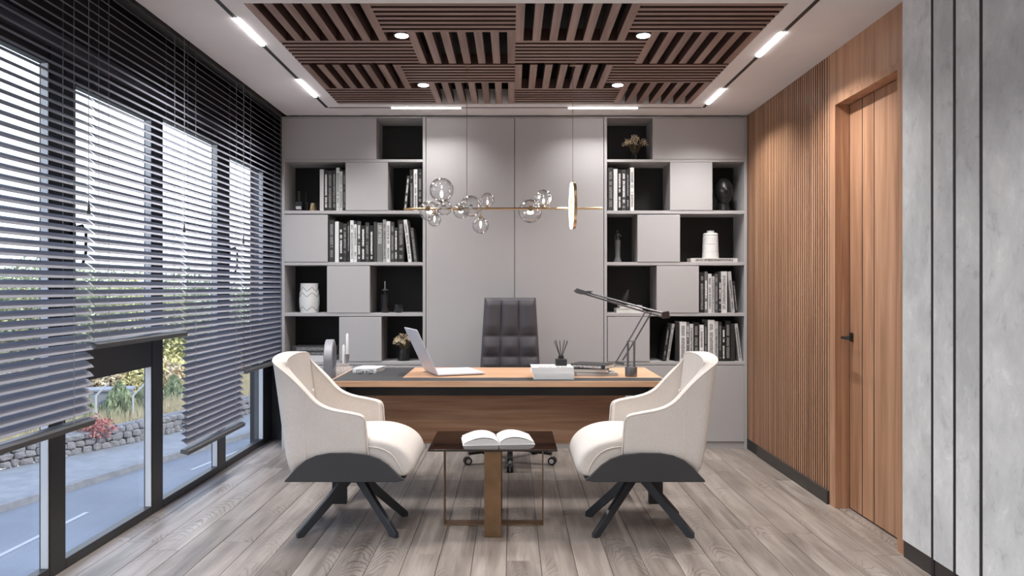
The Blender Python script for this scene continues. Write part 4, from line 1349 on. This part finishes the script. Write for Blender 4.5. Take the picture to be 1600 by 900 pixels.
def armchair(label, loc, rz):
    t = thing('armchair', label, 'armchair', loc, rz, 'cream armchairs in front of the desk')
    # half plan from arm front (0) to the middle of the back (1):
    # t, x, y(outer), top z, thickness, lean, bottom z, taper(y inset at the bottom)
    K = [(0.00, 0.135, 0.283, 0.640, 0.050, -0.045, 0.44, 0.012),
         (0.05, 0.118, 0.289, 0.667, 0.050, -0.036, 0.44, 0.012),
         (0.20, 0.020, 0.293, 0.684, 0.050, -0.010, 0.44, 0.012),
         (0.35, -0.075, 0.294, 0.700, 0.050, -0.006, 0.43, 0.010),
         (0.45, -0.145, 0.293, 0.735, 0.052, -0.006, 0.42, 0.008),
         (0.53, -0.195, 0.292, 0.800, 0.056, -0.014, 0.40, 0.006),
         (0.60, -0.240, 0.290, 0.872, 0.060, -0.045, 0.38, 0.004),
         (0.67, -0.278, 0.284, 0.922, 0.066, -0.070, 0.35, 0.002),
         (0.74, -0.300, 0.255, 0.948, 0.074, -0.086, 0.34, 0.0),
         (0.84, -0.308, 0.170, 0.966, 0.085, -0.092, 0.34, 0.0),
         (1.00, -0.310, 0.000, 0.974, 0.088, -0.094, 0.34, 0.0)]
    rowsK = []
    for k in K: rowsK.append((k[1], k[2], k[3], k[4], k[5], k[6], k[7]))
    full = rowsK + [(r[0], -r[1], r[2], r[3], r[4], r[5], r[6]) for r in rowsK[-2::-1]]
    n = len(full)
    rings = []
    rim_o, rim_i = [], []
    for i, (x, y, zt, th, lean, z0, tp) in enumerate(full):
        a = full[max(0, i - 1)]
        b2 = full[min(n - 1, i + 1)]
        tx, ty = b2[0] - a[0], b2[1] - a[1]
        L = math.hypot(tx, ty)
        tx, ty = tx / L, ty / L
        # inward normal: towards (0.1, 0)
        nx_, ny_ = ty, -tx
        if nx_ * (0.15 - x) + ny_ * (0 - y) < 0: nx_, ny_ = -nx_, -ny_
        def pt(off, z):
            q = (z - 0.34) / 0.62
            sgn = 1 if y > 0 else (-1 if y < 0 else 0)
            lx = lean * q if i not in () else lean * q
            ins = tp * (1 - q)
            return (x + lx + nx_ * off, y + ny_ * off - sgn * ins, z)
        zs = [z0, z0 + (zt - z0) * 0.33, z0 + (zt - z0) * 0.7, zt - 0.018, zt - 0.003]
        ring = [pt(0, z) for z in zs] + [pt(th * 0.16, zt), pt(th * 0.84, zt)] + [pt(th * (1.0), z) for z in zs[::-1]]
        rings.append(ring)
        rim_o.append(pt(th * 0.03, zt - 0.006))
        rim_i.append(pt(th * 0.97, zt - 0.006))
    m = len(rings[0])
    vs = [p for r in rings for p in r]
    fs = []
    for i in range(n - 1):
        for k in range(m):
            k2 = (k + 1) % m
            fs.append((i * m + k, i * m + k2, (i + 1) * m + k2, (i + 1) * m + k))
    # end caps as quad strips
    for base in (0, (n - 1) * m):
        for k in range(m // 2 - 1):
            fs.append((base + k, base + k + 1, base + m - 2 - k, base + m - 1 - k))
    body = MB().add(vs, fs)
    ob = body.build('backrest_shell', M['cream'], t, subsurf=2)
    ob.data.set_sharp_from_angle(angle=PI)
    # piping along rims and arm fronts
    def front(ring, s0, s1): return [ring[k] for k in range(s0, s1)]
    po = [Vector(p) for p in rim_o]
    o_path = [rings[0][k] for k in range(0, 4)] + rim_o + [rings[-1][k] for k in range(3, -1, -1)]
    i_path = [rings[0][k] for k in range(m - 1, m - 5, -1)] + rim_i + [rings[-1][k] for k in range(m - 4, m)]
    def smooth_path(p, it=2):
        P_ = [Vector(q) for q in p]
        for _ in range(it):
            Q = [P_[0]]
            for a, b3 in zip(P_[:-1], P_[1:]):
                Q.append(a * 0.75 + b3 * 0.25)
                Q.append(a * 0.25 + b3 * 0.75)
            Q.append(P_[-1])
            P_ = Q
        return P_
    for pth in (o_path, i_path):
        MB().tube(smooth_path(pth), 0.0042, 6).build('piping', M['piping'], t, smooth=80)
    # vertical seams on the outside where the arm meets the back
    for s in (5, n - 6):
        r = rings[s]
        MB().tube(smooth_path([r[0], r[1], r[2], r[3]]), 0.0022, 6).build('seam', M['piping'], t, smooth=80)
    # back cushion pad
    # seat cushion
    prof = [(-0.25, 0.50), (-0.12, 0.538), (0.02, 0.552), (0.14, 0.552), (0.235, 0.532), (0.312, 0.495), (0.358, 0.440), (0.368, 0.39), (0.350, 0.350), (0.300, 0.334), (0.2, 0.332), (0.0, 0.334), (-0.25, 0.36)]
    def yw(x): return 0.238 if x < 0.09 else (0.238 + 0.042 * min(1, (x - 0.09) / 0.06))
    st = [(-1.0, 0.045), (-0.985, 0.018), (-0.9, 0.0), (-0.5, -0.001), (0, -0.002), (0.5, -0.001), (0.9, 0.0), (0.985, 0.018), (1.0, 0.045)]
    cxx, czz = 0.06, 0.44
    vs, fs = [], []
    pn = len(prof)
    for s, ins in st:
        for (x, z) in prof:
            dxv, dzv = x - cxx, z - czz
            L = math.hypot(dxv, dzv)
            k = 1 - ins / L
            zz = czz + dzv * k
            if z > 0.48: zz += 0.012 * (1 - s * s)
            vs.append((cxx + dxv * k, s * yw(x), zz))
    for i in range(len(st) - 1):
        for k in range(pn):
            k2 = (k + 1) % pn
            fs.append((i * pn + k, i * pn + k2, (i + 1) * pn + k2, (i + 1) * pn + k))
    fs.append(tuple(range(pn)))
    fs.append(tuple(range(len(st) * pn - 1, (len(st) - 1) * pn - 1, -1)))
    MB().add(vs, fs).build('seat_cushion', M['cream'], t, subsurf=2)
    for s in (-1, 1):
        pth = [(0.13, s * 0.276, 0.502), (0.20, s * 0.282, 0.494), (0.255, s * 0.283, 0.462), (0.29, s * 0.283, 0.41), (0.305, s * 0.281, 0.37)]
        MB().tube(smooth_path(pth), 0.0028, 6).build('seam', M['piping'], t, smooth=80)
    # buttons on the back
    for yy in (-0.085, 0.085):
        MB().sphere((-0.253, yy, 0.745), 0.012, 12, 8, (0.45, 1, 1)).build('button', M['piping'], t, smooth=80)
    # dark shell under the seat
    side = [(-0.303, 0.322), (0.275, 0.322), (0.318, 0.330), (0.322, 0.337), (0.312, 0.340), (0.298, 0.350), (0.272, 0.376), (0.235, 0.412), (0.19, 0.442), (0.13, 0.463), (0.03, 0.473), (-0.07, 0.472), (-0.14, 0.459), (-0.195, 0.435), (-0.235, 0.402), (-0.27, 0.365), (-0.303, 0.328)]
    shl = MB()
    for s in (-1, 1):
        a, b3 = sorted((s * 0.288, s * 0.302))
        shl.prism(side, 'y', a, b3)
    shl.prism([(-0.303, 0.322), (0.275, 0.322), (0.318, 0.330), (0.322, 0.337), (0.312, 0.340), (0.275, 0.333), (-0.303, 0.333)], 'y', -0.29, 0.29)
    shl.build('shell', M['shade_dark'], t, bevel=0.003, smooth=30)
    # swivel base
    MB().lathe([(0.024, 0.25), (0.026, 0.252), (0.026, 0.31), (0.07, 0.313), (0.07, 0.3215), (0, 0.3215)], n=24).build('hub', M['chairleg'], t, smooth=40)
    for sx_, sy_ in ((1, 1), (1, -1), (-1, 1), (-1, -1)):
        e = Vector((0.262 * sx_, 0.198 * sy_, 0))
        dr_ = e.normalized()
        sd = Vector((-dr_.y, dr_.x, 0)) * 0.0125
        prof_ = [(0.012, 0.318), (0.012, 0.262), (e.length - 0.028, 0.0), (e.length + 0.006, 0.0), (e.length + 0.006, 0.026), (0.16, 0.190), (0.07, 0.285), (0.045, 0.318)]
        lg = MB()
        npf = len(prof_)
        vs = [dr_ * a + sd + Vector((0, 0, z)) for a, z in prof_] + [dr_ * a - sd + Vector((0, 0, z)) for a, z in prof_]
        fs = [tuple(range(npf)), tuple(range(2 * npf - 1, npf - 1, -1))] + [(i, i + npf, (i + 1) % npf + npf, (i + 1) % npf) for i in range(npf)]
        lg.add(vs, fs).build('leg', M['chairleg'], t, bevel=0.002)
    return t
armchair('cream upholstered armchair on the left, with its back to the windows', (-0.878, 4.32, 0), 0)
armchair('cream upholstered armchair on the right, with its back to the wood wall', (0.700, 4.32, 0), PI)

# ================================================================ COFFEE TABLE
TX, TY = -0.103, 4.38
ct = thing('coffee_table', 'low side table with brown black glass top and crossed bronze strip frames', 'coffee table', (TX, TY, 0))
MB().box(-0.345, 0.345, -0.265, 0.265, 0.460, 0.472).build('table_top', M['table_glass'], ct, bevel=0.003)
def loop(axis, half, z1, th, w):
    mb = MB()
    outer = [(-half, 0.001), (half, 0.001), (half, z1), (-half, z1)]
    inner = [(-half + th, th), (half - th, th), (half - th, z1 - th), (-half + th, z1 - th)]
    vs = []
    for e in (-w / 2, w / 2):
        for p in outer + inner:
            vs.append((p[0], e, p[1]) if axis == 'x' else (e, p[0], p[1]))
    fs = []
    for i in range(4):
        j = (i + 1) % 4
        fs += [(i, j, 4 + j, 4 + i), (8 + i, 12 + i, 12 + j, 8 + j), (i, 8 + i, 8 + j, j), (4 + i, 4 + j, 12 + j, 12 + i)]
    return mb.add(vs, fs)
loop('y', 0.255, 0.4595, 0.008, 0.090).build('bronze_frame', M['bronze'], ct, bevel=0.002)
loop('x', 0.280, 0.4595, 0.006, 0.090).build('bronze_frame', M['bronze'], ct, bevel=0.002)
for s in (-1, 1):
    MB().tube([(s * 0.262, 0, 0.145), (s * 0.276, 0, 0.145)], 0.005, 8).build('screw', M['steel'], ct)

# open book
ob = thing('open_book', 'open book with blank white pages on the glass coffee table', 'book', (-0.082, 4.335, 0.4725), math.radians(6))
for s in (-1, 1):
    top = []
    for k in range(15):
        u = k / 14
        x = 0.004 + 0.188 * u
        z = 0.006 + 0.036 * (math.sin(PI * min(1, u * 0.92 + 0.04)) ** 0.7) * (1 - 0.45 * u) + 0.003
        top.append((s * x, z))
    pts = top + [(s * 0.192, 0.0035), (s * 0.004, 0.0035)]
    MB().prism(pts, 'y', -0.115, 0.115).build('page_block', M['paper'], ob, smooth=40)
    lv = MB()
    for q in range(3):
        rows_ = []
        for k in range(15):
            u = k / 14
            z = top[k][1] + 0.0012 + q * 0.0016 * math.sin(PI * u * 0.9) + 0.004 * q * u * (1 - u)
            rows_.append((top[k][0] * (1 - 0.01 * q), z))
        vs = [(x, yv, z) for yv in (-0.113, 0.113) for x, z in rows_]
        lv.add(vs, [(k, k + 1, 15 + k + 1, 15 + k) for k in range(14)])
    lv.build('loose_pages', M['paper'], ob, smooth=60)
MB().box(-0.197, 0.197, -0.119, 0.119, 0.0, 0.0035).build('cover', M['white'], ob)

# ================================================================ CHANDELIER
CY = 4.97
SC = F / CY
ch = thing('chandelier', 'brass linear pendant with clear glass globes and a glowing ring above the desk', 'pendant light', (-0.06, CY, sz(326, CY)))
ox, oz = -0.06, sz(326, CY)
def Q(px, py, dy=0.0): return (sx(px, CY) - ox, dy, sz(py, CY) - oz)
MB().tube([Q(631, 326.5), Q(941, 325.5)], 0.0075, 12).build('bar', M['brass'], ch, smooth=60)
MB().tube([Q(729.5, 322), (Q(729.5, 0)[0], 0, CEIL - oz)], 0.0018, 6).build('cord', M['bronze'], ch)
MB().tube([Q(895, 290), (Q(895, 0)[0], 0, CEIL - oz)], 0.0018, 6).build('cord', M['bronze'], ch)
for px in (729.5, 895):
    MB().lathe([(0.0, 0.0), (0.022, 0.0), (0.022, 0.012), (0, 0.012)], (Q(px, 0)[0], 0, CEIL - oz - 0.004), 20).build('ceiling_rose', M['bronze'], ch, smooth=40)
globes = [(690, 296.7, 19, 0.0, 'up', 0), (669, 328, 16, 0.06, 'in', 0), (678.8, 343.5, 10.7, 0.0, 'down', 1), (695.3, 326, 12.4, -0.06, 'front', 0), (719.6, 328, 12.8, 0.06, 'in', 0),
          (736.5, 324, 16.5, -0.075, 'front', 0), (761.7, 312, 11, 0.0, 'up', 1), (751, 352.4, 13, 0.0, 'down', 1), (829, 328, 19, 0.085, 'in', 0), (849.4, 309.5, 13.4, 0.0, 'up', 2)]
for px, py, r, dy, kind, tex in globes:
    R = r / SC
    c = Q(px, py, dy)
    mb = MB().sphere(c, R, 28, 18)
    gob = mb.build('globe', M['globe'], ch, smooth=180)
    MB().sphere(c, R - 0.0025, 24, 14).build('inner_glass', M['globe'], gob, smooth=180)
    if tex:
        rb = MB()
        rg = random.Random(int(px))
        for k in range(26 if tex == 1 else 12):
            v = Vector((rg.gauss(0, 1), rg.gauss(0, 1), rg.gauss(0, 1))).normalized() * (R * 0.90)
            rb.sphere((c[0] + v.x, c[1] + v.y, c[2] + v.z), R * (0.11 if tex == 1 else 0.17), 8, 6)
        rb.build('glass_bubbles', M['globe'], gob, smooth=180)
    if kind == 'up':
        MB().lathe([(0.010, 0), (0.012, 0.006), (0.012, 0.012), (0.004, 0.014)], (c[0], c[1], c[2] - R - 0.004), 16).tube([(c[0], 0, 0), (c[0], 0, c[2] - R)], 0.004, 8).build('holder', M['brass'], gob, smooth=40)
        MB().sphere((c[0], c[1], c[2] - R * 0.35), R * 0.11, 12, 8, (1, 1, 2.6)).build('bulb', M['bulb'], gob, smooth=180)
    elif kind == 'down':
        MB().lathe([(0.004, 0.012), (0.012, 0.010), (0.012, 0.0), (0.010, -0.004)], (c[0], c[1], c[2] + R - 0.002), 16).tube([(c[0], 0, 0), (c[0], 0, c[2] + R)], 0.0035, 8).build('holder', M['brass'], gob, smooth=40)
        MB().sphere((c[0], c[1], c[2] + R * 0.2), R * 0.13, 12, 8, (1, 1, 2.6)).build('bulb', M['bulb'], gob, smooth=180)
    elif kind == 'front':
        MB().tube([(c[0], 0, 0), (c[0], c[1] + 0.02, 0)], 0.006, 8).sphere((c[0], c[1] - R * 0.15, 0.0), 0.019, 16, 12).build('holder', M['chrome'], gob, smooth=180, label='chrome ball holder')
    else:
        MB().tube([(c[0], 0, 0), (c[0], c[1] - R * 0.7, 0)], 0.006, 8).lathe([(0.0, -0.012), (0.018, -0.010), (0.018, 0.012), (0, 0.014)], (c[0], 0.0, 0), 18, 'y').build('holder', M['brass'], gob, smooth=40)
        MB().sphere((c[0], c[1], c[2] - R * 0.1), R * 0.22, 12, 8, (1.3, 1, 0.7)).build('bulb', M['bulb'], gob, smooth=180)
# ring
rc = Q(895, 321.5)
def ring(r0, r1, x0, x1, n=64):
    mb = MB()
    vs, fs = [], []
    for k in range(n):
        a = 2 * PI * k / n
        for (r, x) in ((r0, x0), (r1, x0), (r1, x1), (r0, x1)):
            vs.append((rc[0] + x, rc[1] + r * math.cos(a), rc[2] + r * math.sin(a)))
    for k in range(n):
        k2 = (k + 1) % n
        for q in range(4):
            q2 = (q + 1) % 4
            fs.append((k * 4 + q, k * 4 + q2, k2 * 4 + q2, k2 * 4 + q))
    return mb.add(vs, fs)
rg_ = ring(0.138, 0.150, -0.004, 0.016).build('ring', M['brass'], ch, smooth=40, label='brass ring seen edge-on')
ring(0.139, 0.149, -0.014, -0.0042).build('ring_diffuser', M['ring_led'], rg_, smooth=40)
MB().bar((rc[0], 0, rc[2] - 0.128), (rc[0], 0, rc[2] + 0.128), 0.004).build('ring_spoke', M['brass'], rg_)
pl = bpy.data.lights.new('chandelier_light', 'POINT')
pl.energy = 3
pl.shadow_soft_size = 0.05
pl.color = LCOL
plo = bpy.data.objects.new('chandelier_light', pl)
COL.objects.link(plo)
plo.location = (0.33, CY - 0.02, oz + 0.04)

# housings of the two added fill panels, out of view
for yy, l, w_ in ((0.1, 1.3, 'behind the camera'), (2.3, 0.9, 'above the front of the room')):
    t = thing('panel_lamp', 'large white ceiling panel lamp %s' % w_, 'ceiling light', (0, yy, CEIL))
    MB().box(-1.12, 1.12, -l / 2 - 0.02, l / 2 + 0.02, -0.035, 0.0).build('housing', M['white'], t)

# ================================================================ OUTSIDE
GZ = -2.67
struct(MB().box(-2.3, 2.3, -1.7, 7.1, GZ, -0.06).build('wall_exterior', M['wall']))
kerb = [(-13.5, -6), (-11.5, 4), (-10.3, 9), (-9.1, 13.8), (-8.14, 17.3), (-6.95, 21), (-5.2, 27), (-1.5, 38), (3, 50)]
wall = [(-16.5, -6), (-14.5, 6), (-12.6, 12), (-10.9, 16.1), (-9.3, 19.4), (-7.9, 24), (-6.2, 30), (-2.4, 41), (2, 52)]
rd = MB().add([(p[0], p[1], GZ) for p in kerb] + [(30, p[1], GZ) for p in kerb], [(i, i + 1, len(kerb) + i + 1, len(kerb) + i) for i in range(len(kerb) - 1)])
struct(rd.build('road', M['asphalt']))
pv = MB()
n = len(kerb)
hz = GZ + 0.13
pv.add([(p[0], p[1], GZ - 0.02) for p in kerb] + [(p[0], p[1], hz) for p in kerb] + [(p[0] - 0.2, p[1], hz) for p in kerb],
       [(i, i + 1, n + i + 1, n + i) for i in range(n - 1)] + [(n + i, n + i + 1, 2 * n + i + 1, 2 * n + i) for i in range(n - 1)])
struct(pv.build('kerb', M['kerb']))
sw = MB().add([(p[0] - 0.2, p[1], hz) for p in kerb] + [(p[0] - 0.2, p[1], hz) for p in wall], [(i, i + 1, n + i + 1, n + i) for i in range(n - 1)])
struct(sw.build('pavement', M['pavement']))
UG = GZ + 0.42
ug = MB().add([(p[0] - 0.3, p[1], UG) for p in wall] + [(-70, p[1], UG + 0.8) for p in wall], [(i, i + 1, n + i + 1, n + i) for i in range(n - 1)])
struct(ug.build('ground', M['soil']))
# road markings
for i in range(6):
    a = 4.2 + i * 6.4
    lane = MB()
    def lx(y_): return -7.75 + 0.035 * (y_ - 10) if y_ < 14 else -7.6 + 0.17 * (y_ - 14)
    lane.add([(lx(a), a, GZ + 0.006), (lx(a) + 0.09, a, GZ + 0.006), (lx(a + 3.2) + 0.09, a + 3.2, GZ + 0.006), (lx(a + 3.2), a + 3.2, GZ + 0.006)], [(0, 1, 2, 3)])
    o = struct(lane.build('road_marking', M['paint']))
# stone retaining wall
sw_ = thing('stone_wall', 'low rough grey stone wall across the street', 'wall', (wall[3][0], wall[3][1], GZ + 0.13))
def on_wall(s):
    # s metres along the polyline
    for (a, b2) in zip(wall[:-1], wall[1:]):
        L = math.hypot(b2[0] - a[0], b2[1] - a[1])
        if s <= L:
            u = s / L
            return a[0] + (b2[0] - a[0]) * u, a[1] + (b2[1] - a[1]) * u, math.atan2(b2[1] - a[1], b2[0] - a[0])
        s -= L
    return wall[-1][0], wall[-1][1], 1.3
core = MB()
n = len(wall)
core.add([(p[0] - 0.33 - wall[3][0], p[1] - wall[3][1], 0) for p in wall] + [(p[0] - 0.33 - wall[3][0], p[1] - wall[3][1], 0.46) for p in wall] + [(p[0] - 0.62 - wall[3][0], p[1] - wall[3][1], 0.46) for p in wall],
         [(i, i + 1, n + i + 1, n + i) for i in range(n - 1)] + [(n + i, n + i + 1, 2 * n + i + 1, 2 * n + i) for i in range(n - 1)])
core.build('mortar_core', M['stone'], sw_)
rs = random.Random(11)
stones = []
for k in range(8):
    mb = MB()
    mb.sphere((0, 0, 0), 1, 7, 5)
    vv = []
    for (x, y_, z) in mb.v:
        j = 1 + rs.uniform(-0.13, 0.13)
        sgn = lambda q: (abs(q) ** 0.55) * (1 if q > 0 else -1)
        vv.append((sgn(x) * 0.5 * j, sgn(y_) * 0.5 * j, sgn(z) * 0.5 * j))
    mb.v = vv
    stones.append(mb.mesh('stone', M['stone']))
for row in range(3):
    s = 18.5 + row * 0.13
    while s < 40:
        L = rs.uniform(0.17, 0.33)
        x, y_, a = on_wall(s + L / 2)
        hh = 0.175
        inst(stones[rs.randrange(8)], 'stone', sw_, (x - 0.24 - wall[3][0] + rs.uniform(-.02, .02), y_ - wall[3][1], 0.075 + row * 0.158 + rs.uniform(-.015, .015)), (0, 0, a), (L * 1.02, 0.26, hh + rs.uniform(-.03, .03)))
        s += L

def foliage(t, mname, cen, rad, n, seed, size=0.10, spiky=False, base=0.0):
    r = random.Random(seed)
    mb = MB()
    for i in range(n):
        if spiky:
            v = r.random() ** 1.3
            a = r.random() * 2 * PI
            rr = rad[0] * (1 - v) ** 0.8 * math.sqrt(r.random()) * (1 + 0.25 * math.sin(5 * a + 9 * v))
            c = Vector((cen[0] + rr * math.cos(a), cen[1] + rr * math.sin(a), cen[2] + rad[2] * (2 * v - 1)))
            u = Vector((r.uniform(-.5, .5), r.uniform(-.5, .5), 1)).normalized() * size * 1.5
        else:
            d = Vector((r.gauss(0, 1), r.gauss(0, 1), r.gauss(0, 1))).normalized() * (r.random() ** 0.4)
            lob = 1 + 0.22 * math.sin(6 * d.x + seed) * math.cos(5 * d.z + seed)
            c = Vector((cen[0] + d.x * rad[0] * lob, cen[1] + d.y * rad[1] * lob, cen[2] + d.z * rad[2] * lob))
            u = Vector((r.uniform(-1, 1), r.uniform(-1, 1), r.uniform(-.6, 1))).normalized() * size
        w = u.orthogonal().normalized()
        w = (w * math.cos(r.random() * 6) + u.cross(w).normalized() * math.sin(r.random() * 6)).normalized() * size * 0.5
        mb.add([c - u, c + w, c + u, c - w], [(0, 1, 2, 3)])
    me = bpy.data.meshes.new('foliage')
    me.from_pydata(mb.v, [], mb.f)
    me.materials.append(M[mname])
    o = bpy.data.objects.new('foliage', me)
    COL.objects.link(o)
    o.parent = t
    o['kind'] = 'stuff'
def tree(lab, px, Y, top_px, mname, wide, spiky=False, trunk=0.3, n=2600, name='tree', cat='tree'):
    x = sx(px, Y)
    t = thing(name, lab, cat, (x, Y, UG), 0, 'trees and shrubs across the street')
    H_ = sz(top_px, Y) - UG
    MB().tube([(0, 0, 0), (0.03, 0, H_ * 0.35), (-0.02, 0.02, H_ * 0.75)], [0.09, 0.07, 0.02], 8).tube([(0.02, 0, H_ * 0.3), (0.3, 0.1, H_ * 0.6)], [0.04, 0.01], 6).tube([(0.02, 0, H_ * 0.35), (-0.28, -0.1, H_ * 0.65)], [0.04, 0.01], 6).build('trunk', M['bark'], t, smooth=60)
    if spiky: foliage(t, mname, (0, 0, H_ * 0.5), (wide, wide, H_ * 0.5), n, int(px) + 3, 0.085, True)
    else: foliage(t, mname, (0, 0, H_ * (0.5 + trunk / 2)), (wide, wide, H_ * (0.5 - trunk / 2)), n, int(px) + 7, 0.095)
T = [(-190, 21, 400, 'leaf_green', 2.2, 'broad grey-green tree seen through the nearest blind'), (-60, 23, 425, 'leaf_yellow', 2.0, 'yellow-green tree at the far left behind the nearest blind'), (35, 24, 418, 'leaf_green', 2.1, 'grey-green tree behind the nearest blind, left of the window post'),
     (120, 25.5, 430, 'leaf_pale', 2.0, 'pale green tree behind the first window post'), (205, 27, 440, 'leaf_yellow', 2.1, 'yellow-green tree seen under the raised blind'), (262, 28, 445, 'leaf_pale', 1.9, 'pale green tree seen beside the lowest blind'),
     (330, 31, 445, 'leaf_green', 2.3, 'dark green tree hidden behind the lowest blind'), (385, 33, 560, 'leaf_red', 1.2, 'red-leaved small tree seen through the farthest window'), (410, 35, 520, 'leaf_yellow', 1.6, 'bright yellow-green tree in the farthest window'), (60, 34, 405, 'leaf_green', 3.0, 'tall distant green tree behind the pale ones'), (300, 40, 425, 'leaf_green', 3.4, 'tall distant green tree toward the bookcase side'), (180, 36, 425, 'leaf_green', 3.0, 'tall distant green tree behind the yellow-green one')]
for px, Y, top, mn, wd, lab in T:
    tree(lab, px, Y, top, mn, wd, trunk=0.12 if wd < 2.6 else 0.2, n=5200 if wd > 1.5 else 2400)
Sx = [(22, 18.5, 590, 'grey-green pointed shrub behind the stone wall at the far left'), (120, 20.0, 600, 'grey-green pointed shrub beside the first bent post'), (186, 21.0, 600, 'tall grey-green pointed shrub in the middle window'), (222, 21.8, 610, 'grey-green pointed shrub at the right of the middle window'), (272, 23.5, 590, 'grey-green pointed shrub left of the lowest blind')]
for px, Y, top, lab in Sx:
    tree(lab, px, Y, top, 'leaf_pale' if px % 2 else 'leaf_green', 0.55, True, n=2200, name='shrub', cat='shrub')
Bx = [(100, 22.5, 575, 'leaf_beige', 'rounded beige shrub left of the first bent post'), (158, 23.4, 560, 'leaf_beige', 'rounded beige shrub behind the utility box'), (204, 24.0, 555, 'leaf_yellow', 'rounded yellow-green shrub behind the second bent post'),
      (240, 24.8, 560, 'leaf_beige', 'rounded beige shrub at the right edge of the middle window'), (264, 26.0, 560, 'leaf_yellow', 'rounded yellow-green shrub beside the lowest blind'), (20, 21.0, 580, 'leaf_beige', 'rounded beige shrub under the nearest blind')]
for px, Y, top, mn, lab in Bx:
    tree(lab, px, Y, top, mn, 1.0, trunk=0.05, n=3000, name='shrub', cat='shrub')
for i, (px, Y) in enumerate([(150, 19.2), (208, 20.6), (283, 23.2), (70, 17.6)]):
    x = sx(px, Y)
    h = sz(618, Y) - UG
    o = MB().tube([(0, 0, 0), (0, 0, h), (0.28, 0.05, h + 0.3)], 0.028, 8).build('fence_post', M['post'], None, loc=(x, Y, UG), smooth=60)
    tag(o, ['bent-top metal post under the raised blind, left one', 'bent-top metal post beside the red bush', 'bent-top metal post left of the lowest blind', 'bent-top metal post behind the nearest blind'][i], 'post', 'bent metal posts behind the stone wall')
o = MB().box(-0.7, 0.7, -0.3, 0.3, 0, 0.75).box(-0.75, 0.75, -0.35, 0.35, 0.75, 0.80).build('utility_box', M['render_grey'], None, loc=(sx(163, 21.5), 21.5, UG), rot=(0, 0, 0.3))
tag(o, 'grey utility box behind the shrubs across the street', 'box')
t = thing('red_bush', 'small red-leaved bush hanging over the stone wall', 'shrub', (sx(150, 18.5), 18.5, UG))
MB().tube([(0, 0, 0), (0, 0, 0.3)], 0.02, 6).build('stem', M['bark'], t)
foliage(t, 'leaf_red', (0, 0, 0.25), (0.5, 0.3, 0.28), 500, 77, 0.05)
gr_ = bpy.data.objects.new('dry_grass', None)
mb = MB()
r = random.Random(21)
for i in range(16000):
    s = r.uniform(16, 42)
    x, y_, a = on_wall(s)
    off = 0.65 + r.random() * 2.5
    c0 = Vector((x - off, y_ + r.uniform(-.2, .2), UG))
    h = 0.2 + r.random() * 0.35
    mb.add([c0 + Vector((-.012, 0, 0)), c0 + Vector((.012, 0, 0)), c0 + Vector((r.uniform(-.1, .1), r.uniform(-.1, .1), h))], [(0, 1, 2)])
me = bpy.data.meshes.new('dry_grass')
me.from_pydata(mb.v, [], mb.f)
me.materials.append(M['grass'])
go = bpy.data.objects.new('dry_grass', me)
COL.objects.link(go)
go['kind'] = 'stuff'
tag(go, 'tall dry straw-coloured grass behind the stone wall', 'grass')
bpy.data.objects.remove(gr_)
